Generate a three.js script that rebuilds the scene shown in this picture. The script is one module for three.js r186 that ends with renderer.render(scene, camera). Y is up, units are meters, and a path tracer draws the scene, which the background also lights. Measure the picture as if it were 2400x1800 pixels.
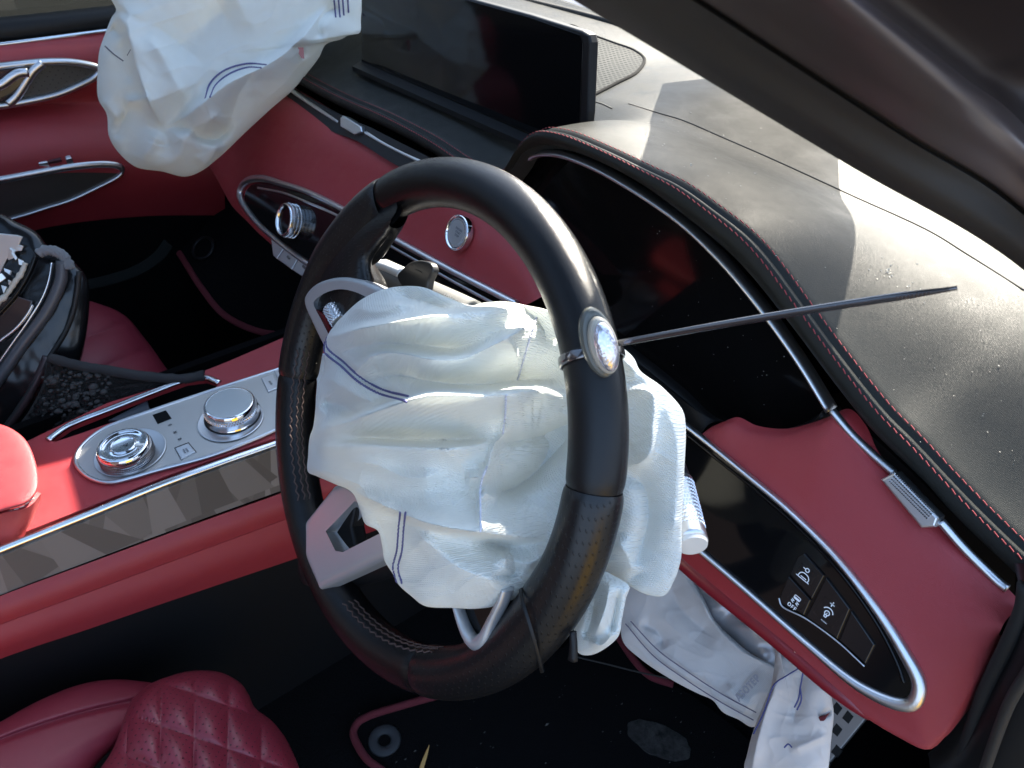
import * as THREE from 'three';
import { mergeGeometries, mergeVertices } from 'three/addons/utils/BufferGeometryUtils.js';
import { RoundedBoxGeometry } from 'three/addons/geometries/RoundedBoxGeometry.js';
import { ImprovedNoise } from 'three/addons/math/ImprovedNoise.js';

// ---------------------------------------------------------------- camera, sky, sun, exposure
// Axes of the car: x to its right side (the driver's), y up, z backwards; the hub of the steering wheel is the origin.
const V = (x, y, z) => new THREE.Vector3(x, y, z);
const scene = new THREE.Scene();
const CAM = V(0.359, 0.370, 0.177), YAW = 0.635, PITCH = 0.699, FOV = 0.939, ROLL = 0.013;
const FWD = V(-Math.cos(PITCH) * Math.cos(YAW), -Math.sin(PITCH), -Math.cos(PITCH) * Math.sin(YAW));
const camera = new THREE.PerspectiveCamera(FOV * 180 / Math.PI, 4 / 3, 0.02, 400);
const R0 = FWD.clone().cross(V(0, 1, 0)).normalize(), U0 = R0.clone().cross(FWD);
const CR = R0.clone().multiplyScalar(Math.cos(ROLL)).addScaledVector(U0, Math.sin(ROLL));
const CU = U0.clone().multiplyScalar(Math.cos(ROLL)).addScaledVector(R0, -Math.sin(ROLL));
camera.position.copy(CAM);
camera.quaternion.setFromRotationMatrix(new THREE.Matrix4().makeBasis(CR, CU, FWD.clone().negate()));
camera.focus = 0.56;
camera.userData.fStop = 20;
scene.add(camera);

const renderer = new THREE.WebGLRenderer({ antialias: true });
renderer.toneMapping = THREE.LinearToneMapping;
renderer.toneMappingExposure = 6.2;
renderer.outputColorSpace = THREE.SRGBColorSpace;
renderer.shadowMap.enabled = true;
renderer.setSize(1024, 768);

const SUN = V(-0.40, 0.53, -0.757).normalize();
{ // the sky: clear autumn blue, paler towards the horizon, brighter round the sun
  const w = 512, h = 256, a = new Float32Array(w * h * 4), d = V(0, 0, 0);
  for (let j = 0; j < h; j++) for (let i = 0; i < w; i++) {
    const ph = ((i + 0.5) / w - 0.5) * 2 * Math.PI, th = ((j + 0.5) / h - 0.5) * Math.PI;
    d.set(Math.cos(ph) * Math.cos(th), Math.sin(th), Math.sin(ph) * Math.cos(th));
    const e = Math.max(0, d.y), k = Math.exp(-e * 3.6), c = Math.max(0, d.dot(SUN));
    const g = 0.5 * Math.pow(c, 6) + 1.1 * Math.pow(c, 40);
    const o = (j * w + i) * 4;
    a[o] = 0.62 * (0.20 + 0.30 * k + g); a[o + 1] = 0.62 * (0.33 + 0.25 * k + g * 0.95); a[o + 2] = 0.62 * (0.56 + 0.13 * k + g * 0.85); a[o + 3] = 1;
  }
  const t = new THREE.DataTexture(a, w, h, THREE.RGBAFormat, THREE.FloatType);
  t.mapping = THREE.EquirectangularReflectionMapping; t.magFilter = t.minFilter = THREE.LinearFilter; t.wrapS = THREE.RepeatWrapping; t.needsUpdate = true;
  scene.background = t; scene.environment = t;
}
const sun = new THREE.DirectionalLight(new THREE.Color(1, 0.92, 0.78), 5);
sun.position.copy(SUN).multiplyScalar(6); sun.target.position.set(-0.3, -0.1, 0);
sun.castShadow = true; sun.shadow.radius = 1.2; sun.shadow.mapSize.set(2048, 2048);
Object.assign(sun.shadow.camera, { left: -2, right: 2, top: 2, bottom: -2, near: 0.5, far: 14 });
scene.add(sun, sun.target);

// ---------------------------------------------------------------- helpers
const perlin = new ImprovedNoise();
function rng(s) { return () => { s |= 0; s = s + 0x6D2B79F5 | 0; let t = Math.imul(s ^ s >>> 15, 1 | s); t = t + Math.imul(t ^ t >>> 7, 61 | t) ^ t; return ((t ^ t >>> 14) >>> 0) / 4294967296; }; }
const sstep = (a, b, x) => { const t = Math.min(1, Math.max(0, (x - a) / (b - a))); return t * t * (3 - 2 * t); };
const lerp = (a, b, t) => a + (b - a) * t;
// Sight lines of a survey of the photograph (2400 x 1800): every point of the car is found where its line meets the plane that it lies on.
const FOC = 900 / Math.tan(FOV / 2);
const ray = (x, y) => FWD.clone().multiplyScalar(FOC).addScaledVector(CR, x - 1200).addScaledVector(CU, 900 - y);
const plane = (nx, ny, nz, px, py, pz) => { const n = V(nx, ny, nz).normalize(); return { n, d: n.dot(V(px, py, pz)) }; };
const PX = v => ({ n: V(1, 0, 0), d: v }), PY = v => ({ n: V(0, 1, 0), d: v }), PZ = v => ({ n: V(0, 0, 1), d: v });
function on(p, pl, off = 0) { const r = ray(p[0], p[1]); return CAM.clone().addScaledVector(r, (pl.d + off - CAM.dot(pl.n)) / r.dot(pl.n)); }
const atD = (p, dist) => CAM.clone().addScaledVector(ray(p[0], p[1]).normalize(), dist);
const TILT = 0.472;
const WH = { n: V(0, Math.sin(TILT), Math.cos(TILT)), d: 0 };               // the plane of the steering wheel
const W1 = V(1, 0, 0), W2 = V(0, Math.cos(TILT), -Math.sin(TILT));
const wheelPt = (deg, r, h = 0) => W1.clone().multiplyScalar(r * Math.cos(deg * Math.PI / 180)).addScaledVector(W2, r * Math.sin(deg * Math.PI / 180)).addScaledVector(WH.n, h);
const DASH = plane(0, 0.5, 1, 0, 0, -0.2);                                    // the leaning face of the dashboard
const lift = (pts, pl, off = 0) => pts.map(p => on(p, pl, off));

const curve = (pts, closed = false) => new THREE.CatmullRomCurve3(pts, closed, 'centripetal');
const smooth = (pts, n, closed = false) => { const c = curve(pts, closed); c.arcLengthDivisions = Math.max(200, n * 2); const s = c.getSpacedPoints(n); if (closed) s.pop(); return s; };
const smooth2 = (pts, n, closed = false) => smooth(pts.map(p => V(p[0], p[1], 0)), n, closed).map(p => [p.x, p.y]);

function gridGeo(rows, closedU = false) { // rows[j][i] of points
  const nv = rows.length, nu = rows[0].length, pos = [], uv = [], idx = [];
  let vv = new Array(nu).fill(0);
  for (let j = 0; j < nv; j++) {
    let u = 0;
    for (let i = 0; i < nu; i++) {
      const p = rows[j][i];
      if (i) u += p.distanceTo(rows[j][i - 1]);
      if (j) vv[i] += p.distanceTo(rows[j - 1][i]);
      pos.push(p.x, p.y, p.z); uv.push(u, vv[i]);
    }
  }
  for (let j = 0; j < nv - 1; j++) for (let i = 0; i < nu - (closedU ? 0 : 1); i++) {
    const a = j * nu + i, b = j * nu + (i + 1) % nu, c = a + nu, d = b + nu;
    idx.push(a, b, d, a, d, c);
  }
  const g = new THREE.BufferGeometry();
  g.setAttribute('position', new THREE.Float32BufferAttribute(pos, 3));
  g.setAttribute('uv', new THREE.Float32BufferAttribute(uv, 2));
  g.setIndex(idx); g.computeVertexNormals();
  return g;
}
// a smooth sheet through a few curves, with a back a little behind it so that it has thickness
function loft(curves, nu, nv, thick = 0, closed = false) {
  const cs = curves.map(c => smooth(c, nu, closed));
  const rows = [];
  for (let j = 0; j <= nv; j++) rows.push([]);
  for (let i = 0; i < cs[0].length; i++) {
    const c = cs.length > 2 ? curve(cs.map(k => k[i])) : null;
    for (let j = 0; j <= nv; j++) rows[j].push(c ? c.getPoint(j / nv) : cs[0][i].clone().lerp(cs[1][i], j / nv));
  }
  const g = gridGeo(rows, closed);
  if (!thick) return g;
  const n = g.attributes.normal, back = rows.map((r, j) => r.map((p, i) => { const k = j * r.length + i; return p.clone().addScaledVector(V(n.getX(k), n.getY(k), n.getZ(k)), thick); }));
  const ring = [rows[0], back[0]], ring2 = [rows[nv], back[nv]];
  return merge([g, gridGeo(back, closed), gridGeo(ring, closed), gridGeo(ring2, closed)]);
}
const merge = gs => { const l = gs.map(g => { const k = g.index ? g.toNonIndexed() : g; for (const n of Object.keys(k.attributes)) if (!['position', 'normal', 'uv'].includes(n)) k.deleteAttribute(n); if (!k.attributes.uv) k.setAttribute('uv', new THREE.Float32BufferAttribute(new Float32Array(k.attributes.position.count * 2), 2)); return k; }); return mergeGeometries(l); };
// a bar along a line: elliptical section of half-width rw (across up) and half-height rh (along up)
function bar(pts, rw, rh = rw, { n = 60, closed = false, up = null, seg = 12, square = 1, ends = true } = {}) {
  const c = smooth(pts, n, closed), rows = [], T = V(), S = V(), Uv = V();
  const m = c.length, W = typeof rw === 'function' ? rw : () => rw, H = typeof rh === 'function' ? rh : () => rh;
  for (let i = 0; i < m; i++) {
    const a = c[closed ? (i + m - 1) % m : Math.max(0, i - 1)], b = c[closed ? (i + 1) % m : Math.min(m - 1, i + 1)];
    T.copy(b).sub(a).normalize();
    const u0 = typeof up === 'function' ? up(c[i], i / m) : up || V(0, 1, 0);
    S.copy(T).cross(u0).normalize(); Uv.copy(S).cross(T).normalize();
    const row = [];
    for (let k = 0; k < seg; k++) {
      const t = k / seg * 2 * Math.PI, cx = Math.cos(t), sy = Math.sin(t), f = Math.pow(Math.pow(Math.abs(cx), 2 * square) + Math.pow(Math.abs(sy), 2 * square), -0.5 / square);
      row.push(c[i].clone().addScaledVector(S, cx * f * W(i / m)).addScaledVector(Uv, sy * f * H(i / m)));
    }
    rows.push(row);
  }
  if (closed) rows.push(rows[0].map(p => p.clone()));
  else if (ends) { rows.unshift(rows[0].map(() => c[0].clone())); rows.push(rows[0].map(() => c[m - 1].clone())); }
  return gridGeo(rows, true);
}
function frameOf(pl) {
  const ex = V(1, 0, 0).addScaledVector(pl.n, -pl.n.x); if (ex.lengthSq() < 0.05) ex.set(0, 0, -1).addScaledVector(pl.n, pl.n.z);
  ex.normalize(); return { ex, ey: pl.n.clone().cross(ex) };
}
// a plate cut to an outline in a plane, its face at height off, with rounded edges
function plate(outline, pl, { depth = 0.004, bevel = 0.001, off = 0, holes = [], n = 80, sharp = false, seg = 3 } = {}) {
  const { ex, ey } = frameOf(pl);
  const to2 = o => (sharp ? o : smooth2(o, n, true)).map(p => { const q = on(p, pl, off); return new THREE.Vector2(q.dot(ex), q.dot(ey)); });
  const sh = new THREE.Shape(to2(outline));
  for (const h of holes) sh.holes.push(new THREE.Path(to2(h)));
  const g = new THREE.ExtrudeGeometry(sh, { depth, bevelEnabled: bevel > 0, bevelThickness: bevel, bevelSize: bevel, bevelOffset: -bevel, bevelSegments: seg, curveSegments: 4 });
  const o = pl.n.clone().multiplyScalar(pl.d + off - depth - bevel);
  g.applyMatrix4(new THREE.Matrix4().makeBasis(ex, ey, pl.n).setPosition(o));
  return g;
}
const along = (p, f) => f(p);
// distance to a polyline in survey pixels, signed by side (positive on its right hand as the line runs)
function lineDist(seg, x, y) {
  let best = 1e9, sg = 1, tt = 0; const m = seg.length - 1;
  for (let i = 0; i < m; i++) {
    const ax = seg[i][0], ay = seg[i][1], dx = seg[i + 1][0] - ax, dy = seg[i + 1][1] - ay, L = dx * dx + dy * dy;
    const t = Math.min(1, Math.max(0, ((x - ax) * dx + (y - ay) * dy) / L)), ex = x - ax - dx * t, ey = y - ay - dy * t, q = ex * ex + ey * ey;
    if (q < best) { best = q; sg = dx * ey - dy * ex > 0 ? 1 : -1; tt = (i + t) / m; }
  }
  return [Math.sqrt(best), sg, tt];
}
// folds: {p, a (metres), w1 (px width on the right hand), w2 (on the left hand)}
function folds(list) {
  const L = list.map(f => { const s = smooth2(f.p, 22); let x0 = 1e9, x1 = -1e9, y0 = 1e9, y1 = -1e9; for (const q of s) { x0 = Math.min(x0, q[0]); x1 = Math.max(x1, q[0]); y0 = Math.min(y0, q[1]); y1 = Math.max(y1, q[1]); } const m = Math.max(f.w1, f.w2) * 2.6; return { ...f, s, x0: x0 - m, x1: x1 + m, y0: y0 - m, y1: y1 + m }; });
  return (x, y) => {
    let h = 0;
    for (const f of L) {
      if (x < f.x0 || x > f.x1 || y < f.y0 || y > f.y1) continue;
      const [d, sg, t] = lineDist(f.s, x, y), w = sg > 0 ? f.w1 : f.w2;
      const fade = f.flat ? 1 : Math.min(1, Math.min(t, 1 - t) * 5 + 0.0);
      h += f.a * fade * Math.exp(-Math.pow(d / w, 1.35));
    }
    return h;
  };
}
// a closed cloth pouch: front heights over an outline in a plane, a rounded back behind it
function pouch({ outline, centre, pl, front, back = 0.05, base = () => 0, nt = 300, nr = 100 }) {
  const o = smooth2(outline, nt, true), rows = [], rowsB = [];
  for (let j = 0; j <= nr; j++) {
    const r = Math.sin(j / nr * Math.PI / 2) ** 0.8, row = [], rb = [];
    for (let i = 0; i < o.length; i++) {
      const x = lerp(centre[0], o[i][0], r), y = lerp(centre[1], o[i][1], r), e = Math.sqrt(Math.max(0, 1 - r * r)), b = base(x, y);
      row.push(on([x, y], pl, b + (j === nr ? 0 : front(x, y, e, i / o.length))));
      if (j % 5 === 0) rb.push(on([x, y], pl, b - (j === nr ? 0 : back * e)));
    }
    rows.push(row); if (rb.length) rowsB.push(rb);
  }
  const g = gridGeo(rows, true), gb = gridGeo(rowsB.reverse(), true);
  const { ex, ey } = frameOf(pl);
  for (const k of [g, gb]) { const p = k.attributes.position, u = k.attributes.uv, q = V(); for (let i = 0; i < p.count; i++) { q.fromBufferAttribute(p, i); u.setXY(i, q.dot(ex), q.dot(ey)); } }
  return merge([g, gb]);
}
const taken = {};
function numbered(n) { taken[n] = (taken[n] ?? -1) + 1; return taken[n] ? `${n}_${String(taken[n]).padStart(3, '0')}` : n; }
function tag(o, label, category, group, kind) { o.userData = { label, category }; if (group) o.userData.group = group; if (kind) o.userData.kind = kind; return o; }
function thing(name, label, category, base = V(0, 0, 0), group) { const g = new THREE.Group(); g.name = numbered(name); g.position.copy(base); scene.add(g); return tag(g, label, category, group); }
// geometry is in the axes of the car; a part sits in its thing's own axes
function part(parent, name, geo, mat, extra) {
  const m = new THREE.Mesh(geo, mat); m.name = numbered(name); m.castShadow = m.receiveShadow = true;
  let b = V(0, 0, 0), q = parent; while (q && q !== scene) { b.add(q.position); q = q.parent; }
  m.position.copy(b).negate(); parent.add(m);
  if (extra) Object.assign(m.userData, extra);
  return m;
}
function structure(name, geo, mat, label) { const m = new THREE.Mesh(geo, mat); m.name = numbered(name); m.castShadow = m.receiveShadow = true; m.userData = { kind: 'structure', label, category: name.replace(/_/g, ' ') }; scene.add(m); return m; }
const box = (x0, x1, y0, y1, z0, z1, r = 0) => (r ? new RoundedBoxGeometry(x1 - x0, y1 - y0, z1 - z0, 3, r) : new THREE.BoxGeometry(x1 - x0, y1 - y0, z1 - z0)).translate((x0 + x1) / 2, (y0 + y1) / 2, (z0 + z1) / 2);
// flat print: white-on-black drawings cut out of a small sheet, reading along the car's right hand
function decal(parent, name, pl, off, c, w, h, color, draw, dir = V(1, 0, 0)) {
  const cv = document.createElement('canvas'); cv.width = 256; cv.height = Math.round(256 * h / w); const g = cv.getContext('2d');
  g.fillStyle = '#000'; g.fillRect(0, 0, cv.width, cv.height); g.fillStyle = g.strokeStyle = '#fff'; g.lineWidth = 12; g.lineCap = g.lineJoin = 'round'; g.textAlign = 'center'; g.textBaseline = 'middle';
  draw(g, cv.width, cv.height);
  const t = new THREE.CanvasTexture(cv), ex = dir.clone().addScaledVector(pl.n, -dir.dot(pl.n)).normalize(), ey = pl.n.clone().cross(ex);
  const geo = new THREE.PlaneGeometry(w, h).applyMatrix4(new THREE.Matrix4().makeBasis(ex, ey, pl.n).setPosition(on(c, pl, off)));
  return part(parent, name, geo, std(color, 0.5, 0, { alphaMap: t, transparent: true }));
}
const txt = (str, size) => (g, w, h) => { g.font = `bold ${size}px sans-serif`; g.fillText(str, w / 2, h / 2); };
// threads along a line: short bars end to end
function stitches(pts, pitch, len, r, up, wob = 0.15) {
  const c = curve(pts), L = c.getLength(), n = Math.floor(L / pitch), gs = [], proto = new THREE.CapsuleGeometry(r, len, 3, 6), q = new THREE.Quaternion(), rd = rng(5);
  for (let i = 0; i < n; i++) {
    const u = (i + 0.5) / n, p = c.getPointAt(u), t = c.getTangentAt(u), s = t.clone().cross(up).normalize();
    t.addScaledVector(s, wob + (rd() - 0.5) * 0.1).normalize();
    gs.push(proto.clone().applyQuaternion(q.setFromUnitVectors(V(0, 1, 0), t)).translate(p.x, p.y, p.z));
  }
  return merge(gs);
}

// ---------------------------------------------------------------- materials
const tex = (n, m, f, srgb) => {
  const a = new Uint8Array(n * m * 4);
  for (let j = 0; j < m; j++) for (let i = 0; i < n; i++) { const v = f(i, j), o = (j * n + i) * 4; a[o] = (v[0] ?? v) * 255; a[o + 1] = (v[1] ?? v) * 255; a[o + 2] = (v[2] ?? v) * 255; a[o + 3] = 255; }
  const t = new THREE.DataTexture(a, n, m); t.wrapS = t.wrapT = THREE.RepeatWrapping; t.magFilter = THREE.LinearFilter; t.minFilter = THREE.LinearMipmapLinearFilter; t.generateMipmaps = true; t.needsUpdate = true;
  if (srgb) t.colorSpace = THREE.SRGBColorSpace; return t;
};
const rep = (t, size) => { const c = t.clone(); c.repeat.set(1 / size, 1 / size); c.needsUpdate = true; return c; };
function cellTexture(n, cells, seed) { // leather grain: cushions between creases
  const rd = rng(seed), pts = []; for (let i = 0; i < cells * cells; i++) pts.push([(i % cells + 0.15 + 0.7 * rd()) / cells, (Math.floor(i / cells) + 0.15 + 0.7 * rd()) / cells, rd()]);
  return tex(n, n, (i, j) => {
    const x = i / n, y = j / n, cx = Math.floor(x * cells), cy = Math.floor(y * cells); let a = 9, b = 9;
    for (let dy = -1; dy <= 1; dy++) for (let dx = -1; dx <= 1; dx++) {
      const q = pts[((cy + dy + cells) % cells) * cells + (cx + dx + cells) % cells], ex = x - q[0] - Math.floor((cx + dx) / cells), ey = y - q[1] - Math.floor((cy + dy) / cells), d = Math.hypot(ex, ey) * cells;
      if (d < a) { b = a; a = d; } else if (d < b) b = d;
    }
    return Math.min(1, 0.25 + (b - a) * 1.5);
  });
}
const T_grain = cellTexture(512, 34, 7);
const T_noise = tex(256, 256, (i, j) => { const s = (x, y, f) => perlin.noise(x * f, y * f, 3.3); const x = i / 256, y = j / 256; let v = 0; for (const f of [4, 9, 21, 47]) { const a = s(x, y, f), b = s(x - 1, y, f), c = s(x, y - 1, f), d = s(x - 1, y - 1, f); v += ((a * (1 - x) + b * x) * (1 - y) + (c * (1 - x) + d * x) * y) * 1.6 / Math.sqrt(f); } return Math.min(1, Math.max(0, 0.5 + v)); });
const T_soft = tex(256, 256, (i, j) => 0.86 + 0.14 * (T_noise.image.data[(j * 256 + i) * 4] / 255 - 0.5) * 2);
const T_weave = tex(128, 128, (i, j) => 0.5 + 0.25 * Math.sin(i / 128 * 2 * Math.PI * 8) * (((j >> 3) & 1) ? 1 : -1) + 0.25 * Math.sin(j / 128 * 2 * Math.PI * 8));
const T_perf = tex(128, 128, (i, j) => { const f = (x, y) => Math.hypot((i - x + 192) % 128 - 64, (j - y + 192) % 128 - 64); const d = Math.min(f(32, 32), f(96, 96)); return d < 10 ? 0.0 : d < 14 ? 0.6 : 1; });
const T_perfCol = tex(128, 128, (i, j) => { const f = (x, y) => Math.hypot((i - x + 192) % 128 - 64, (j - y + 192) % 128 - 64); const d = Math.min(f(32, 32), f(96, 96)); return d < 10 ? 0.12 : 1; });
const T_carpet = tex(256, 256, (i, j) => { const r = Math.sin(i * 12.9898 + j * 78.233) * 43758.5453; return r - Math.floor(r); });
const T_mesh = tex(128, 128, (i, j) => { const f = (x, y) => Math.hypot((i - x + 192) % 128 - 64, (j - y + 192) % 128 - 64); return Math.min(f(32, 32), f(96, 96)) < 26 ? 0.05 : 1; });
const lin = (r, g, b) => new THREE.Color().setRGB(r, g, b);
const std = (c, rough, metal = 0, o = {}) => new THREE.MeshPhysicalMaterial({ color: c, roughness: rough, metalness: metal, ...o });
const M = {};
M.padLeather = std(lin(0.020, 0.021, 0.0195), 0.5, 0, { specularIntensity: 0.2, bumpMap: rep(T_grain, 0.03), bumpScale: 0.00010, roughnessMap: rep(T_soft, 0.11) });
M.wheelLeather = std(lin(0.005, 0.005, 0.0055), 0.25, 0, { specularIntensity: 0.62, bumpMap: rep(T_grain, 0.018), bumpScale: 0.00005 });
M.wheelPerf = std(lin(0.007, 0.007, 0.0075), 0.32, 0, { specularIntensity: 0.75, bumpMap: rep(T_perf, 0.0070), bumpScale: 0.00035, map: rep(T_perfCol, 0.0070) });
M.redLeather = std(lin(0.31, 0.030, 0.037), 0.48, 0, { sheen: 0.12, sheenRoughness: 0.5, sheenColor: lin(0.6, 0.45, 0.42), bumpMap: rep(T_grain, 0.026), bumpScale: 0.00013, roughnessMap: rep(T_soft, 0.07) });
M.seatLeather = std(lin(0.20, 0.02, 0.034), 0.42, 0, { bumpMap: rep(T_grain, 0.03), bumpScale: 0.00012 });
M.seatBack = std(lin(0.016, 0.005, 0.006), 0.7);
M.seatPerf = std(lin(0.20, 0.02, 0.034), 0.42, 0, { bumpMap: rep(T_perf, 0.009), bumpScale: 0.0004, map: rep(T_perfCol, 0.009) });
M.redPlastic = std(lin(0.20, 0.012, 0.02), 0.28, 0, { clearcoat: 0.4, clearcoatRoughness: 0.15 });
M.chrome = std(lin(0.72, 0.73, 0.75), 0.22, 1);
M.satin = std(lin(0.62, 0.63, 0.65), 0.34, 1);
M.paint = std(lin(0.52, 0.53, 0.54), 0.36, 0.62);
M.brightChrome = std(lin(0.8, 0.8, 0.82), 0.08, 1);
M.gloss = std(lin(0.004, 0.004, 0.0045), 0.07, 0, { specularIntensity: 0.5 });
M.blackPlastic = std(lin(0.007, 0.007, 0.0075), 0.5, 0, { specularIntensity: 0.6 });
M.darkTrim = std(lin(0.016, 0.0146, 0.0135), 0.6, 0, { bumpMap: rep(T_grain, 0.02), bumpScale: 0.0001 });
M.rubber = std(lin(0.008, 0.008, 0.008), 0.75);
M.carpet = std(lin(0.0045, 0.0045, 0.005), 1, 0, { specularIntensity: 0.15, bumpMap: rep(T_carpet, 0.12), bumpScale: 0.0015 });
M.redPiping = std(lin(0.13, 0.014, 0.022), 0.85, 0, { bumpMap: rep(T_weave, 0.01), bumpScale: 0.0004 });
M.redThread = std(lin(0.24, 0.03, 0.036), 0.8);
M.purpleThread = std(lin(0.10, 0.095, 0.22), 0.7);
M.bag = std(lin(0.82, 0.84, 0.80), 0.95, 0, { transmission: 0.32, thickness: 0, bumpMap: rep(T_weave, 0.013), bumpScale: 0.0006, specularIntensity: 0.4 });
M.bagPanel = M.bag.clone();
M.kneeBag = std(lin(0.62, 0.62, 0.62), 0.85, 0, { bumpMap: rep(T_weave, 0.01), bumpScale: 0.0002, transmission: 0.15, thickness: 0 });

// ---------------------------------------------------------------- the shell of the car
structure('ground', new THREE.PlaneGeometry(300, 300).rotateX(-Math.PI / 2).translate(0, -1.05, 0), std(lin(0.07, 0.065, 0.055), 0.95, 0, { map: rep(T_soft, 3) }), 'grey ground around the car');
structure('car_floor', box(-1.12, 0.40, -0.70, -0.63, -0.80, 1.7), M.carpet, 'black carpeted car floor under the mats');
structure('firewall', box(-1.12, 0.40, -0.63, -0.02, -0.80, -0.72), M.carpet, 'black carpeted wall at the front of the footwells');
structure('car_roof', mergeGeometries([box(-0.98, 0.20, 0.50, 0.55, -0.02, 0.18), box(-0.98, 0.20, 0.50, 0.55, 1.1, 1.7), box(-0.98, -0.82, 0.50, 0.55, 0.18, 1.1), box(0.06, 0.20, 0.50, 0.55, 0.18, 1.1)]), M.darkTrim, 'roof frame over the cabin');
{ const sr = thing('sunroof', 'glass sunroof pane above the cabin', 'sunroof', V(-0.38, 0.53, 0.64)); part(sr, 'glass_pane', box(-0.82, 0.06, 0.528, 0.532, 0.18, 1.1), std(lin(0.75, 0.76, 0.77), 0.0, 0, { transmission: 1, thickness: 0 })); }
structure('rear_wall', box(-1.12, 0.40, -0.63, 0.50, 1.7, 1.76), M.darkTrim, 'rear of the cabin');
structure('body_side', mergeGeometries([box(-1.20, -1.125, -0.75, 0.0, -0.80, 1.76), box(-1.125, -1.04, -0.63, -0.26, -0.72, 1.7), box(-1.15, -1.10, 0.0, 0.52, 0.55, 0.68)]), M.carpet, 'inner side of the car body on the passenger side');
structure('door_sill', box(0.36, 0.46, -0.70, -0.50, -0.75, 1.2, 0.01), M.blackPlastic, 'black sill under the driver door opening');
structure('rear_door', box(0.40, 0.46, -0.60, 0.10, 1.0, 1.7), M.darkTrim, 'closed rear door');
structure('footwell_wall', box(0.345, 0.40, -0.63, 0.0, -0.72, -0.32), M.carpet, 'black side wall of the driver footwell');
{ // what the glossy rim mirrors beyond the open door
  const sk = thing('waste_skip', 'yellow steel waste skip standing beside the car', 'skip', V(2.3, -1.05, 0.5));
  part(sk, 'skip_body', mergeGeometries([box(2.1, 2.2, -1.0, 0.1, -0.1, 0.9), box(2.04, 2.12, 0.06, 0.14, -0.15, 0.95)]), std(lin(0.55, 0.33, 0.03), 0.5));
}

// ---------------------------------------------------------------- dashboard
const dash = thing('dashboard', 'black and red leather dashboard with red stitching across the car', 'dashboard', V(-0.37, -0.2, -0.45));
const STITCH = [[640, 130], [700, 168], [800, 221], [908, 268], [1017, 325], [1107, 383], [1154, 401], [1191, 396], [1216, 362], [1234, 333], [1267, 306], [1324, 310], [1415, 346], [1523, 397], [1600, 434], [1681, 491], [1754, 548], [1800, 597], [1888, 716], [1977, 836], [2079, 962], [2144, 1027], [2230, 1119], [2304, 1195], [2400, 1287], [2470, 1350]];
const ZF = -0.22;
const edgePts = smooth(lift(STITCH, PZ(ZF)), 240);
const frontY = x => { const e = edgePts; if (x <= e[0].x) return e[0].y; for (let i = 1; i < e.length; i++) if (e[i].x >= x) return lerp(e[i - 1].y, e[i].y, (x - e[i - 1].x) / (e[i].x - e[i - 1].x + 1e-9)); return e[e.length - 1].y - (x - e[e.length - 1].x) * 0.25; };
const padY = (x, z) => {
  const t = sstep(-0.215, -0.40, z), rear = lerp(0.062, 0.090, sstep(-0.40, -0.15, x)) - 0.012 * sstep(-0.45, -0.68, z) - 0.02 * sstep(0.2, 0.4, x);
  const bulge = 0.006 * Math.sin(Math.PI * sstep(-0.22, -0.4, z)) * sstep(-0.22, -0.1, x);
  let y = lerp(frontY(x), rear, t) + bulge;
  y -= 0.004 * Math.exp(-Math.pow((z - ZF) / 0.004, 2));                // rolled edge at the seam
  return y;
};
function onPad(p, off = 0) {
  const r = ray(p[0], p[1]).normalize(), q = V(); let a = 0.15;
  for (let t = 0.15; t < 1.6; t += 0.004) { q.copy(CAM).addScaledVector(r, t); if (q.z < ZF + 0.002 && q.y < padY(q.x, q.z)) { a = t; break; } }
  let lo = a - 0.004, hi = a; for (let i = 0; i < 18; i++) { const m = (lo + hi) / 2; q.copy(CAM).addScaledVector(r, m); if (q.y < padY(q.x, q.z)) hi = m; else lo = m; }
  q.copy(CAM).addScaledVector(r, hi); q.y += off; return q;
}
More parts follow.
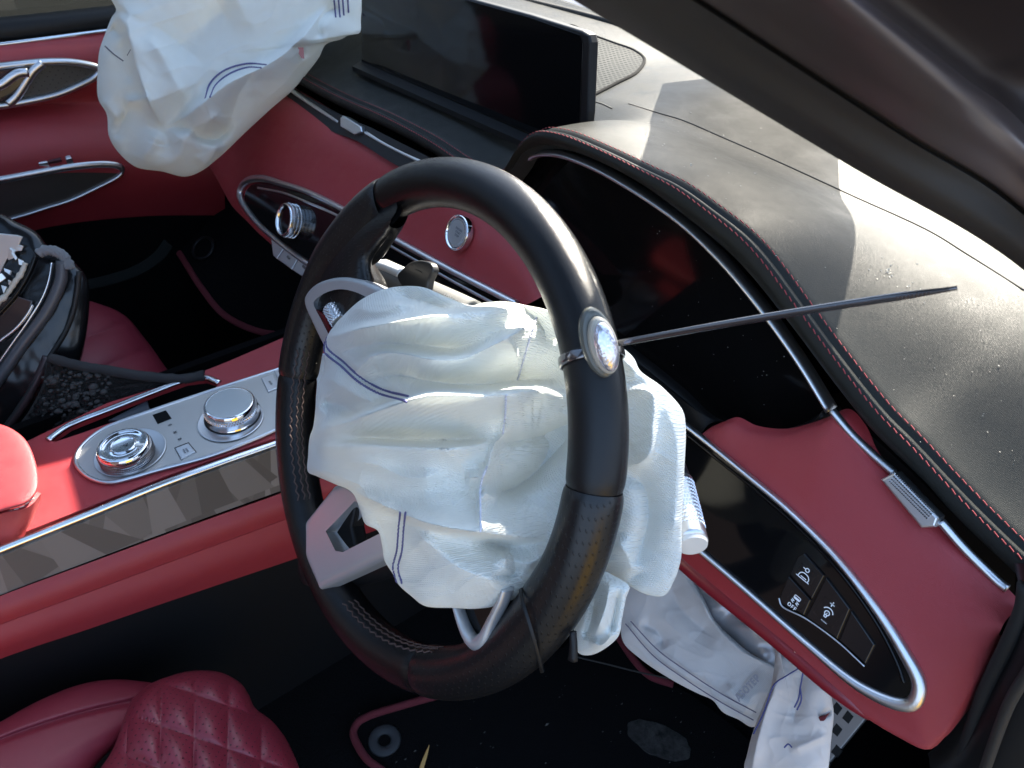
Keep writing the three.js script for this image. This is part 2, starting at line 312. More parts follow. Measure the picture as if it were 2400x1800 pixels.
{
  const xs = []; for (let i = 0; i <= 260; i++) xs.push(lerp(-1.12, 0.47, i / 260));
  const rows = [], grooveZ = x => -0.385;
  for (let j = 0; j <= 110; j++) { const z = lerp(ZF, -0.70, Math.pow(j / 110, 1.3)); rows.push(xs.map(x => V(x, padY(x, z), z))); }
  rows.push(xs.map(x => V(x, -0.04, -0.70))); rows.unshift(xs.map(x => V(x, frontY(x) - 0.02, ZF - 0.012)));
  const pad = part(dash, 'dash_pad', gridGeo(rows), M.padLeather);
  // seam across the pad, speaker grille
  const seamLine = [[1474, 243], [1547, 266], [1600, 282], [1700, 325], [1817, 376], [1998, 459], [2179, 542], [2269, 597], [2400, 680]].map(p => onPad(p, 0.0002));
  part(dash, 'pad_seam', bar(seamLine, 0.0011, 0.0006, { n: 120 }), M.rubber);
  part(dash, 'pad_seam', bar([[1382, 235], [1410, 243], [1434, 254]].map(p => onPad(p, 0.0002)), 0.0009, 0.0006, { n: 20 }), M.rubber);
  const gr = [[1330, 62], [1385, 84], [1440, 104], [1488, 122], [1510, 142], [1494, 170], [1440, 200], [1382, 230], [1340, 252], [1300, 200], [1290, 110]];
  const gs = smooth2(gr, 80, true), gc = [1390, 155], gRows = [];
  for (let k = 0; k <= 10; k++) gRows.push(gs.map(p => onPad([lerp(gc[0], p[0], k / 10), lerp(gc[1], p[1], k / 10)], 0.0016)));
  const gg = gridGeo(gRows, true); { const p = gg.attributes.position, u = gg.attributes.uv; for (let k = 0; k < p.count; k++) u.setXY(k, p.getX(k) * 0.8 + p.getZ(k) * 0.6, p.getZ(k) * 0.8 - p.getX(k) * 0.6); }
  part(dash, 'speaker_grille', gg, std(lin(0.06, 0.06, 0.055), 0.5, 0, { specularIntensity: 0.05, map: rep(T_mesh, 0.011) }));
  part(dash, 'grille_rim', bar(gs.map(p => onPad(p, 0.0012)), 0.0022, 0.0022, { n: 120, closed: true }), std(lin(0.02, 0.02, 0.02), 1, 0, { specularIntensity: 0.1 }));
  // leather band that turns down over the front edge, rolled at the seam
  const low = [[640, 162], [700, 196], [800, 250], [908, 300], [1017, 358], [1090, 402], [1140, 425], [1188, 425], [1206, 404], [1226, 371], [1267, 341], [1324, 347], [1415, 381], [1520, 440], [1600, 500], [1727, 607], [1853, 756], [1962, 900], [2052, 1012], [2179, 1135], [2233, 1197], [2360, 1319], [2440, 1392]];
  const topC = smooth(lift(STITCH, PZ(ZF), 0), 200), lowC = smooth(lift(low, PZ(-0.226)), 200);
  const mid = topC.map((p, i) => p.clone().lerp(lowC[i], 0.45).add(V(0, 0.002, 0.010))), t2 = topC.map((p, i) => p.clone().lerp(lowC[i], 0.08).add(V(0, 0.0015, 0.004)));
  const under = lowC.map(p => p.clone().add(V(0, -0.002, -0.02)));
  const rows2 = [topC.map(p => p.clone().add(V(0, -0.004, -0.003))), t2, mid, lowC, under];
  part(dash, 'hood_band', loft(rows2, 200, 24), M.padLeather);
  const n1 = topC.map((p, i) => p.clone().add(V(0, 0.0008, -0.0045))), n2 = t2.map((p, i) => p.clone().lerp(mid[i], 0.22).add(V(0, 0.0006, 0.0012)));
  part(dash, 'stitching', stitches(n1, 0.0052, 0.0032, 0.0004, V(0, 1, 0), 0.2), M.redThread, { kind: 'stuff' });
  part(dash, 'stitching', stitches(n2, 0.0052, 0.0032, 0.0004, V(0, 1, 0.5), 0.2), M.redThread, { kind: 'stuff' });
}
// instrument cluster: pod, glass and the bright trim over it
{
  const trim = [[1180, 520], [1196, 462], [1212, 427], [1229, 392], [1254, 365], [1306, 360], [1379, 383], [1469, 430], [1600, 518], [1690, 602], [1757, 679], [1819, 759], [1884, 853], [1949, 960]];
  part(dash, 'cluster_trim', bar(lift(trim, PZ(-0.232)), t => lerp(0.0032, 0.0026, t), 0.006, { n: 110, up: V(0, 0, 1) }), M.satin);
  const trim2 = [[1950, 962], [1998, 1018], [2045, 1064], [2096, 1108]];
  part(dash, 'vent_bar', bar(lift(trim2, PZ(-0.216)), 0.0024, 0.003, { n: 30, up: V(0, 0, 1) }), M.satin);
  const lip = [[1190, 700], [1300, 720], [1462, 812], [1600, 920], [1672, 985], [1745, 1014], [1817, 1022], [1907, 996], [1949, 964]];
  const glass = [[1176, 560], [1212, 430], [1254, 368], [1306, 362], [1469, 432], [1600, 520], [1757, 681], [1884, 855], [1949, 962], [1907, 994], [1817, 1020], [1745, 1012], [1672, 983], [1600, 918], [1462, 810], [1320, 740], [1200, 700]];
  part(dash, 'cluster_glass', plate(glass, plane(0, 0.12, 1, 0, 0.05, -0.252), { depth: 0.003, bevel: 0.0006, n: 140 }), std(lin(0.004, 0.004, 0.0045), 0.08, 0, { specularIntensity: 0.22 }));
  part(dash, 'cluster_lip', bar(lift(lip, PZ(-0.238)), 0.004, 0.010, { n: 90, up: V(0, 0.2, 1) }), M.blackPlastic);
  part(dash, 'cluster_pod', loft([lift(glass, PZ(-0.238)), lift(glass, PZ(-0.262))], 140, 4, 0, true), M.blackPlastic);
  // dark panel under the glass, beside the column
  part(dash, 'cluster_apron', loft([lift([[1380, 780], [1462, 822], [1600, 930], [1672, 995], [1700, 1004]], PZ(-0.232)), lift([[1380, 900], [1440, 960], [1560, 1060], [1640, 1090], [1668, 1012]], PZ(-0.215)), lift([[1300, 1150], [1400, 1250], [1520, 1290], [1590, 1240], [1625, 1142]], PZ(-0.19))], 40, 16, -0.006), M.blackPlastic);
}
// the red panel right of the wheel
{
  const top = [[1640, 1024], [1664, 1014], [1701, 1002], [1745, 1022], [1817, 1030], [1907, 1006], [1960, 985], [1998, 1023], [2027, 1085], [2063, 1132], [2124, 1204], [2251, 1330], [2363, 1448]];
  const bot = [[1560, 1260], [1600, 1318], [1640, 1352], [1723, 1425], [1831, 1512], [1951, 1616], [2027, 1680], [2106, 1728], [2171, 1757], [2200, 1735], [2215, 1721], [2287, 1598], [2345, 1490]];
  const t = smooth(lift(top, DASH, 0), 120), b = smooth(lift(bot, DASH, 0), 120);
  const m1 = t.map((p, i) => p.clone().lerp(b[i], 0.35).addScaledVector(DASH.n, 0.007)), m2 = t.map((p, i) => p.clone().lerp(b[i], 0.75).addScaledVector(DASH.n, 0.007)), m3 = t.map((p, i) => p.clone().lerp(b[i], 0.93).addScaledVector(DASH.n, 0.003));
  const t0 = t.map(p => p.clone().add(V(0, 0.004, -0.012))), b2 = b.map(p => p.clone().add(V(0, -0.004, -0.03)));
  part(dash, 'red_panel', loft([t0, t, m1, m2, m3, b, b2], 120, 48), M.redLeather, { label: 'red leather panel right of the wheel' });
  const gl = [[1560, 1010], [1600, 1000], [1656, 1038], [1747, 1112], [1853, 1203], [1960, 1312], [2048, 1428], [2110, 1528], [2146, 1602], [2134, 1640], [2100, 1642], [2016, 1602], [1889, 1497], [1745, 1371], [1643, 1284], [1560, 1216]];
  const PF = { n: DASH.n, d: DASH.d + 0.0075 };
  part(dash, 'switch_panel', plate(gl, PF, { off: 0.002, depth: 0.006, bevel: 0.0012, n: 120 }), M.gloss, { label: 'gloss black leaf-shaped panel right of the wheel' });
  const ring = [[1600, 992], [1654, 1034], [1745, 1108], [1853, 1199], [1962, 1308], [2052, 1424], [2117, 1525], [2154, 1604], [2140, 1648], [2106, 1650], [2016, 1609], [1889, 1505], [1745, 1379], [1643, 1292], [1560, 1224]];
  part(dash, 'panel_trim', bar(lift(ring, PF, 0.002), t => 0.0022 + 0.0022 * Math.exp(-Math.pow((t - 0.53) / 0.12, 2)), 0.004, { n: 150, up: DASH.n }), M.satin);
  part(dash, 'panel_trim', bar(lift([[1600, 1012], [1660, 1060], [1760, 1140], [1880, 1246], [1985, 1362], [2060, 1470], [2105, 1560], [2118, 1600]], PF, 0.0022), 0.0012, 0.0012, { n: 90, up: DASH.n }), M.gloss);
  // four switches
  const key = o => plate(o, PF, { off: 0.0038, depth: 0.003, bevel: 0.0008, sharp: true });
  const K = std(lin(0.008, 0.008, 0.009), 0.16, 0, { specularIntensity: 0.7 });
  part(dash, 'switch_key', key([[1868, 1306], [1884, 1297], [1932, 1349], [1903, 1404], [1850, 1346]]), K);
  part(dash, 'switch_key', key([[1847, 1350], [1900, 1407], [1884, 1442], [1832, 1416], [1826, 1402]]), K);
  part(dash, 'switch_key', key([[1936, 1353], [1992, 1428], [1962, 1498], [1888, 1446]]), K);
  part(dash, 'switch_key', key([[1995, 1432], [2050, 1512], [2028, 1556], [1966, 1501]]), K);
  part(dash, 'switch_key_edge', bar(lift([[1826, 1402], [1832, 1420], [1888, 1450], [1964, 1505], [2026, 1562]], PF, 0.0034), 0.0006, 0.0006, { n: 40 }), M.satin);
  const WHT = lin(0.75, 0.77, 0.8);
  decal(dash, 'lamp_symbol', PF, 0.0042, [1888, 1346], 0.0125, 0.0105, WHT, (g, w, h) => { g.lineWidth = 13; g.beginPath(); g.moveTo(30, h - 22); g.lineTo(226, h - 22); g.moveTo(52, h - 24); g.lineTo(56, h - 70); g.quadraticCurveTo(70, h - 112, 130, h - 112); g.quadraticCurveTo(190, h - 110, 206, h - 60); g.lineTo(206, h - 24); g.moveTo(90, h - 48); g.lineTo(170, h - 48); g.stroke(); g.beginPath(); g.arc(120, 46, 26, 0, 7); g.moveTo(60, 46); g.lineTo(90, 46); g.stroke(); });
  decal(dash, 'skid_symbol', PF, 0.0042, [1862, 1412], 0.0115, 0.0110, WHT, (g, w, h) => { g.beginPath(); g.roundRect ? g.roundRect(78, 12, 100, 54, 14) : g.rect(78, 12, 100, 54); g.stroke(); g.fillRect(86, 36, 84, 26); g.beginPath(); for (const x of [70, 150]) { g.moveTo(x, 92); g.lineTo(x + 40, 104); g.lineTo(x, 122); g.lineTo(x + 40, 138); } g.stroke(); g.font = 'bold 84px sans-serif'; g.fillText('OFF', w / 2, h - 44); });
  decal(dash, 'dimmer_symbol', PF, 0.0042, [1940, 1435], 0.0150, 0.0150, WHT, (g, w, h) => { g.lineWidth = 12; g.beginPath(); g.arc(w / 2, h / 2 + 10, 62, -2.7, -0.44); g.stroke(); g.beginPath(); g.arc(w / 2, h / 2 + 14, 27, 0, 7); g.stroke(); g.beginPath(); g.moveTo(w / 2 - 14, h / 2 + 40); g.lineTo(w / 2 - 12, h / 2 + 66); g.lineTo(w / 2 + 12, h / 2 + 66); g.lineTo(w / 2 + 14, h / 2 + 40); g.stroke(); g.fillRect(w / 2 - 4, h / 2 + 8, 8, 30); });
  decal(dash, 'plus_mark', PF, 0.0042, [1951, 1417], 0.0042, 0.0042, WHT, (g, w, h) => { g.fillRect(104, 20, 48, 216); g.fillRect(20, 104, 216, 48); });
  decal(dash, 'minus_mark', PF, 0.0042, [1931, 1457], 0.0048, 0.0016, WHT, (g, w, h) => { g.fillRect(10, 20, w - 20, h - 40); });
  // panel lower lip, glossy
  part(dash, 'lower_lip', bar(lift([[1570, 1292], [1640, 1354], [1723, 1421], [1831, 1508], [1951, 1612], [2040, 1682]], { n: DASH.n, d: DASH.d - 0.001 }), t => 0.006 * Math.sqrt(1 - Math.pow(t, 10)), t => 0.005 * Math.sqrt(1 - Math.pow(t, 10)), { n: 70, up: DASH.n }), M.redPlastic);
  // vent on the right: dark slot, tab, bar
  part(dash, 'vent_slot', loft([lift([[1950, 950], [2052, 1030], [2150, 1120], [2233, 1205], [2380, 1345]], PZ(-0.245)), lift([[1985, 1010], [2010, 1075], [2070, 1150], [2180, 1265], [2375, 1455]], PZ(-0.240))], 60, 6, 0), M.rubber);
  const tab = [[2063, 1124], [2096, 1106], [2200, 1214], [2192, 1236], [2158, 1238]];
  part(dash, 'vent_tab', plate(tab, plane(0, 0.5, 1, ...on([2130, 1170], PZ(-0.203)).toArray()), { depth: 0.010, bevel: 0.0016, sharp: true }), M.satin);
  { const pl = plane(0, 0.5, 1, ...on([2130, 1170], PZ(-0.203)).toArray()), gs = []; for (let i = 0; i < 22; i++) for (let k = 0; k < 4; k++) { const p = on([lerp(2086, 2172, i / 21) + k * 5, lerp(1128, 1214, i / 21) - k * 5], pl, 0.0004); gs.push(new THREE.BoxGeometry(0.0011, 0.0006, 0.0008).translate(p.x, p.y, p.z)); } part(dash, 'tab_ribs', merge(gs), M.chrome, { kind: 'stuff' }); }
  part(dash, 'vent_bar', bar(lift([[2205, 1222], [2260, 1285], [2310, 1335], [2345, 1368], [2362, 1380]], PZ(-0.209)), 0.0026, 0.003, { n: 40, up: V(0, 0, 1) }), M.satin);
}
// the red panel left of the wheel with the climate panel
{
  const top = [[480, 120], [560, 170], [665, 233], [800, 317], [872, 349], [934, 385], [1050, 450], [1150, 530], [1225, 620], [1262, 700]];
  const bot = [[380, 310], [450, 350], [499, 403], [543, 481], [580, 520], [615, 555], [680, 605], [800, 660], [960, 720], [1130, 790]];
  const t = smooth(lift(top, DASH, 0), 120), b = smooth(lift(bot, DASH, 0), 120);
  const m1 = t.map((p, i) => p.clone().lerp(b[i], 0.3).addScaledVector(DASH.n, 0.005)), m2 = t.map((p, i) => p.clone().lerp(b[i], 0.7).addScaledVector(DASH.n, 0.005)), m3 = t.map((p, i) => p.clone().lerp(b[i], 0.93).addScaledVector(DASH.n, 0.004));
  const t0 = t.map(p => p.clone().add(V(0, 0.004, -0.03))), b2 = b.map(p => p.clone().add(V(0, -0.01, -0.05)));
  part(dash, 'red_panel', loft([t0, t, m1, m2, m3, b, b2], 120, 48), M.redLeather, { label: 'red leather panel left of the wheel' });
  const PF = { n: DASH.n, d: DASH.d + 0.0085 };
  const gl = [[572, 470], [576, 446], [592, 432], [620, 429], [663, 439], [717, 457], [800, 497], [905, 560], [1048, 640], [1200, 724], [1170, 790], [1000, 760], [850, 690], [719, 608], [672, 575], [634, 545], [608, 520], [586, 492]];
  part(dash, 'climate_panel', plate(gl, PF, { off: 0.001, depth: 0.008, bevel: 0.0012, n: 140 }), M.gloss, { label: 'gloss black climate control panel' });
  const ring = [[1210, 712], [1048, 628], [905, 549], [800, 488], [717, 448], [663, 431], [618, 419], [587, 421], [569, 434], [562, 453], [566, 470], [583, 497], [609, 528], [636, 552], [672, 582], [719, 616], [800, 664]];
  part(dash, 'panel_trim', bar(lift(ring, PF, 0.001), t => 0.0035 + 0.002 * Math.exp(-Math.pow((t - 0.62) / 0.1, 2)), 0.005, { n: 160, up: DASH.n }), M.satin);
  part(dash, 'panel_trim', bar(lift([[604, 440], [663, 452], [720, 474], [790, 505], [900, 568], [1048, 652], [1180, 724]], PF, 0.0016), 0.0016, 0.001, { n: 80, up: DASH.n }), M.satin);
  // row of keys under the panel
  const keyPl = plane(0, 1, 0.9, ...on([680, 605], DASH, 0.012).toArray());
  const cuts = [[[634, 553], [668, 578], [648, 606], [640, 598]], [[670, 579], [701, 601], [683, 631], [650, 607]], [[703, 602], [735, 622], [717, 654], [685, 632]], [[737, 623], [790, 652], [776, 686], [719, 655]]];
  for (const c of cuts) part(dash, 'climate_key', plate(c, keyPl, { depth: 0.006, bevel: 0.0008, sharp: true }), M.satin);
  decal(dash, 'key_print', keyPl, 0.0004, [676, 604], 0.013, 0.0065, lin(0.02, 0.02, 0.02), txt('MAP', 92));
  decal(dash, 'key_print', keyPl, 0.0004, [712, 626], 0.013, 0.0065, lin(0.02, 0.02, 0.02), txt('NAV', 92));
  // turning knob that stands out of the panel
  const kc = on([672, 516], PF, 0.014), kg = thing.call ? null : null;
  const q = new THREE.Quaternion().setFromUnitVectors(V(0, 1, 0), DASH.n);
  const kn = [[0.0218, -0.014], [0.0222, -0.004], [0.0222, 0.004], [0.0212, 0.0055], [0.0198, 0.0058], [0.0192, 0.004], [0.0186, 0.002]].map(p => new THREE.Vector2(...p));
  const knob = part(dash, 'climate_knob', new THREE.LatheGeometry(kn, 64).applyQuaternion(q).translate(kc.x, kc.y, kc.z), M.chrome);
  part(knob, 'knob_face', new THREE.CylinderGeometry(0.019, 0.019, 0.003, 48).applyQuaternion(q).translate(kc.x, kc.y, kc.z), M.gloss);
  { const gs = []; for (let i = 0; i < 64; i++) for (let k = 0; k < 3; k++) { const a = (i + k * 0.5) / 64 * 2 * Math.PI; gs.push(new THREE.OctahedronGeometry(0.0009).translate(Math.cos(a) * 0.0223, -0.010 + k * 0.005, Math.sin(a) * 0.0223)); } part(knob, 'knurl', merge(gs).applyQuaternion(q).translate(kc.x, kc.y, kc.z), M.chrome, { kind: 'stuff' }); }
  // start button
  const sb = on([1074, 546], DASH, 0.010);
  const start = part(dash, 'start_button', new THREE.LatheGeometry([[0.0145, 0], [0.0160, 0.003], [0.0172, 0.0035], [0.0184, 0.002], [0.0186, -0.004]].map(p => new THREE.Vector2(...p)), 56).applyQuaternion(q).translate(sb.x, sb.y, sb.z), M.brightChrome, { label: 'round chrome start button' });
  part(start, 'button_face', new THREE.CylinderGeometry(0.0148, 0.0148, 0.004, 48).applyQuaternion(q).translate(sb.x, sb.y, sb.z), std(lin(0.42, 0.46, 0.5), 0.3, 0.7));
  decal(start, 'button_print', { n: DASH.n, d: DASH.d + 0.0122 }, 0.0002, [1073, 545], 0.017, 0.013, lin(0.12, 0.14, 0.17), (g, w, h) => { g.font = 'bold 46px sans-serif'; ['ENGINE', 'START', 'STOP'].forEach((q, i) => g.fillText(q, w / 2, h * (0.24 + 0.26 * i))); });
  part(start, 'knurl', (() => { const gs = []; for (let i = 0; i < 60; i++) { const a = i / 60 * 2 * Math.PI; gs.push(new THREE.BoxGeometry(0.0014, 0.0008, 0.0007).rotateY(-a).translate(Math.cos(a) * 0.0134, 0.0022, Math.sin(a) * 0.0134)); } return merge(gs).applyQuaternion(q).translate(sb.x, sb.y, sb.z); })(), M.chrome, { kind: 'stuff' });
  // vents of the middle: slot, bars, tab
  part(dash, 'vent_slot', loft([lift([[560, 130], [684, 205], [800, 268], [908, 320], [1017, 372], [1100, 420]], PZ(-0.225)), lift([[540, 160], [665, 233], [800, 317], [872, 349], [934, 385], [1060, 455]], PZ(-0.212))], 60, 6, -0.02), M.rubber);
  part(dash, 'vent_bar', bar(lift([[640, 184], [684, 212], [740, 250], [797, 286]], PZ(-0.206)), 0.0022, 0.004, { n: 30, up: V(0, 0, 1) }), M.satin);
  part(dash, 'vent_bar', bar(lift([[860, 311], [905, 337], [950, 360], [994, 381]], PZ(-0.206)), 0.0022, 0.004, { n: 30, up: V(0, 0, 1) }), M.satin);
  part(dash, 'vent_tab', plate([[797, 276], [803, 270], [845, 296], [848, 309], [830, 316], [797, 296]], plane(0, 0.5, 1, ...on([820, 292], PZ(-0.200)).toArray()), { depth: 0.010, bevel: 0.0014, sharp: true }), M.satin);
  // lower dashboard in the dark
  part(dash, 'lower_panel', box(-0.70, 0.10, -0.26, -0.10, -0.50, -0.24), M.carpet);
}
{ // dust and crumbs lying on the pad
  const rd = rng(23), gs = [];
  const add = (x, y, s) => { const p = onPad([x, y], 0.0004); if (p.z < ZF) gs.push(new THREE.TetrahedronGeometry(s).rotateY(rd() * 6).scale(1 + rd(), 0.5, 1).translate(p.x, p.y, p.z)); };
  for (let i = 0; i < 36; i++) { const a = rd() * 6.28, r = rd() * rd() * 90; add(2080 + Math.cos(a) * r * 1.2, 640 + Math.sin(a) * r, 0.0003 + rd() * 0.0004); }
  for (let i = 0; i < 110; i++) add(1700 + rd() * 690, 420 + rd() * 700, 0.0002 + rd() * rd() * 0.0004);
  for (let i = 0; i < 30; i++) add(1500 + rd() * 300, 260 + rd() * 160, 0.0004 + rd() * 0.0004);
  tag(part(scene, 'dust_specks', merge(gs), std(lin(0.5, 0.48, 0.42), 0.8)), 'pale dust specks and crumbs on the black dash pad', 'dust', null, 'stuff');
  const cs = [], GP = plane(0, 0.12, 1, 0, 0.05, -0.252);
  for (let i = 0; i < 40; i++) { const p = on([1480 + rd() * 380, 520 + rd() * 440], GP, 0.0003); cs.push(new THREE.OctahedronGeometry(0.0002 + rd() * 0.0003).translate(p.x, p.y, p.z)); }
  part(dash, 'glass_dust', merge(cs), std(lin(0.4, 0.4, 0.38), 0.9), { kind: 'stuff' });
}
// ---------------------------------------------------------------- touchscreen on its ledge
{
  const PS = plane(0, 0.10, 1, -0.3, 0.08, -0.285);
  const t = thing('touchscreen', 'wide black touchscreen standing on the dashboard behind the wheel', 'screen', V(-0.36, 0.045, -0.29));
  const o = [[846, 145], [1240, 318], [1300, 352], [1366, 372], [1377, 262], [1383, 100], [1379, 82], [1362, 72], [1240, 34], [1107, -2], [900, -62], [846, -78]];
  part(t, 'housing', plate(o, PS, { depth: 0.006, bevel: 0.0025, sharp: true, seg: 5 }), M.blackPlastic);
  part(t, 'display', plate([[848, 140], [1240, 312], [1300, 346], [1352, 362], [1360, 262], [1366, 100], [1360, 82], [1240, 40], [1107, 4], [900, -56], [850, -70]], PS, { off: 0.0006, depth: 0.002, bevel: 0.0004, sharp: true }), M.gloss);
  part(dash, 'screen_ledge', loft([lift([[825, 155], [1030, 246], [1234, 336], [1300, 366]], PZ(-0.262)), lift([[846, 143], [1045, 230], [1246, 318], [1310, 346]], PZ(-0.282))], 30, 4, -0.006), M.blackPlastic);
}

// ---------------------------------------------------------------- steering wheel
const wheel = thing('steering_wheel', 'black leather steering wheel with perforated grips and silver spokes', 'steering wheel', V(0, 0, 0));
const RIM = 0.170;
function rimPiece(d0, d1, { a = 0.0168, b = 0.0168, n = 80, grow = () => 0 } = {}) {
  const rows = [];
  for (let i = 0; i <= n; i++) {
    const t = i / n, d = lerp(d0, d1, t), end = 1 - 0.075 * Math.exp(-Math.min(t, 1 - t) * Math.abs(d1 - d0) / 0.9), row = [], g = grow(d);
    for (let k = 0; k < 40; k++) { const ph = k / 40 * 2 * Math.PI, c = Math.cos(ph), s = Math.sin(ph); const ra = c < 0 ? a * end + g : a * end; row.push(wheelPt(d, RIM + ra * c, b * end * s * (1 + 0.0 * g))); }
    rows.push(row);
  }
  return gridGeo(rows, true);
}
part(wheel, 'rim_cover', rimPiece(21.8, 132), M.wheelLeather);
part(wheel, 'rim_grip', rimPiece(132, 199.5, { a: 0.0174, b: 0.0174, grow: d => 0.020 * Math.exp(-Math.pow((d - 145) / 13, 2)) }), M.wheelPerf);
part(wheel, 'rim_cover', rimPiece(199.5, 308.4), M.wheelLeather);
part(wheel, 'rim_grip', rimPiece(308.4, 381.8, { a: 0.0174, b: 0.0174, grow: d => 0.004 * Math.exp(-Math.pow((d - 352) / 14, 2)) }), M.wheelPerf);
{ // laced stitching on the inside of the rim
  const lace = (d0, d1) => { const gs = []; for (let d = d0; d < d1; d += 3) for (const s of [0, 1]) for (const z of [-1, 0, 1]) { const w = h => wheelPt(d + s * 1.5 + h[0], RIM - 0.0176 * Math.cos(h[1] / 0.0176), 0.0068 + h[1]); gs.push(bar([w([0, z * 0.005 + (s ? 0.0004 : 0.0022)]), w([1.5, z * 0.005 + (s ? 0.0022 : 0.0004)])], 0.0006, 0.0006, { n: 2, seg: 5 })); } return merge(gs); };
  const mt = std(lin(0.06, 0.035, 0.03), 0.7);
  part(wheel, 'lacing', lace(190, 236), mt, { kind: 'stuff' });
  part(wheel, 'lacing', lace(276, 318), mt, { kind: 'stuff' });
}
const hubPl = off => ({ n: WH.n, d: off });
{
  part(wheel, 'hub', new THREE.CylinderGeometry(0.05, 0.05, 0.04, 40).rotateX(Math.PI / 2 - TILT).translate(0, -0.06 * Math.sin(TILT) , -0.06 * Math.cos(TILT)), M.blackPlastic);
  // leather root of the upper spoke
  part(wheel, 'spoke_root', loft([lift([[700, 720], [740, 600], [830, 480], [905, 430]], hubPl(-0.012)), lift([[760, 720], [790, 640], [850, 560], [940, 500]], hubPl(0.012)), lift([[840, 760], [860, 690], [858, 610], [900, 545]], hubPl(0.010)), lift([[890, 720], [900, 680], [860, 600], [895, 550]], hubPl(-0.015))], 40, 20, -0.004), M.wheelPerf);
  // upper pod: silver bezel round a gloss panel with a roller
  const bezO = [[770, 840], [735, 770], [711, 712], [713, 692], [738, 664], [788, 649], [840, 655], [900, 680], [960, 712], [1000, 760], [1000, 900], [800, 900]], bezI = [[790, 838], [753, 766], [730, 717], [733, 699], [754, 680], [793, 667], [834, 673], [886, 699], [945, 735], [980, 770], [980, 880], [812, 880]];
  part(wheel, 'pod_bezel', plate(bezO, hubPl(0.021), { depth: 0.006, bevel: 0.0036, holes: [bezI], n: 120, seg: 6 }), M.paint);
  part(wheel, 'pod_panel', plate([[770, 830], [735, 742], [727, 712], [750, 684], [790, 668], [830, 676], [920, 714], [980, 790], [900, 850]], hubPl(0.012), { depth: 0.008, bevel: 0.001 }), M.gloss, { label: 'gloss black switch panel on the upper spoke' });
  part(wheel, 'pod_switch', plate([[736, 722], [756, 736], [786, 800], [782, 836], [762, 796]], hubPl(0.018), { depth: 0.006, bevel: 0.0015, sharp: true }), std(lin(0.16, 0.02, 0.02), 0.12));
  const a = on([776, 722], hubPl(0.0185)), b = on([796, 756], hubPl(0.0185));
  const roll = part(wheel, 'roller', bar([a, a.clone().lerp(b, 0.5), b], 0.0062, 0.0062, { n: 8, seg: 24, up: WH.n }), M.satin);
  const gs = []; const ax = b.clone().sub(a).normalize(), s1 = ax.clone().cross(WH.n).normalize(), s2 = WH.n;
  for (let i = 0; i < 9; i++) for (let k = 0; k < 18; k++) { const p = a.clone().lerp(b, (i + 0.5) / 9), th = (k + (i % 2) * 0.5) / 18 * 2 * Math.PI; p.addScaledVector(s1, Math.cos(th) * 0.0063).addScaledVector(s2, Math.sin(th) * 0.0063); gs.push(new THREE.OctahedronGeometry(0.0009).translate(p.x, p.y, p.z)); }
  part(roll, 'knurl', merge(gs), M.chrome, { kind: 'stuff' });
  part(wheel, 'pod_divider', bar(lift([[781, 698], [808, 738]], hubPl(0.0145)), 0.0014, 0.003, { n: 6, up: WH.n }), M.chrome);
  // lower left spoke: silver bracket round a dark recess
  const br = [[687, 1252], [779, 1136], [810, 1128], [880, 1165], [960, 1200], [960, 1270], [897, 1309], [820, 1345], [742, 1381]];
  const hole = [[750, 1243], [832, 1154], [890, 1180], [930, 1250], [897, 1267], [802, 1314], [779, 1309]];
  part(wheel, 'spoke_bracket', plate(br, plane(-0.12, 0.60, 0.79, ...on([760, 1290], hubPl(0.014)).toArray()), { depth: 0.006, bevel: 0.0062, holes: [hole], n: 90, sharp: true, seg: 7 }), M.paint, { label: 'silver bracket of the lower left spoke' });
  part(wheel, 'spoke_recess', plate([[735, 1252], [800, 1150], [835, 1170], [822, 1235], [835, 1300], [798, 1330], [765, 1318]], hubPl(-0.004), { depth: 0.008, bevel: 0.003, sharp: true }), M.blackPlastic);
  part(wheel, 'spoke_arm', bar(lift([[720, 1330], [820, 1330], [920, 1300], [1000, 1260]], hubPl(-0.012)), 0.016, 0.009, { n: 30, up: WH.n }), M.blackPlastic);
  // bottom spoke: silver V
  part(wheel, 'spoke_bezel', bar(lift([[1071, 1405], [1080, 1440], [1096, 1482], [1110, 1503], [1122, 1507], [1136, 1496], [1155, 1460], [1180, 1410], [1190, 1380]], hubPl(0.012)), t => 0.0022 + 0.0028 * Math.exp(-Math.pow((t - 0.42) / 0.2, 2)), 0.005, { n: 80, up: WH.n }), M.paint, { label: 'silver V-shaped trim of the bottom spoke' });
  part(wheel, 'spoke_panel', plate([[1072, 1380], [1082, 1430], [1115, 1498], [1130, 1494], [1175, 1410], [1185, 1370]], hubPl(0.009), { depth: 0.008, bevel: 0.001, sharp: true }), M.gloss);
  part(wheel, 'spoke_bezel', bar(lift([[1128, 1484], [1146, 1450], [1166, 1412], [1176, 1390]], hubPl(0.0105)), 0.001, 0.0015, { n: 20, up: WH.n }), M.satin);
}
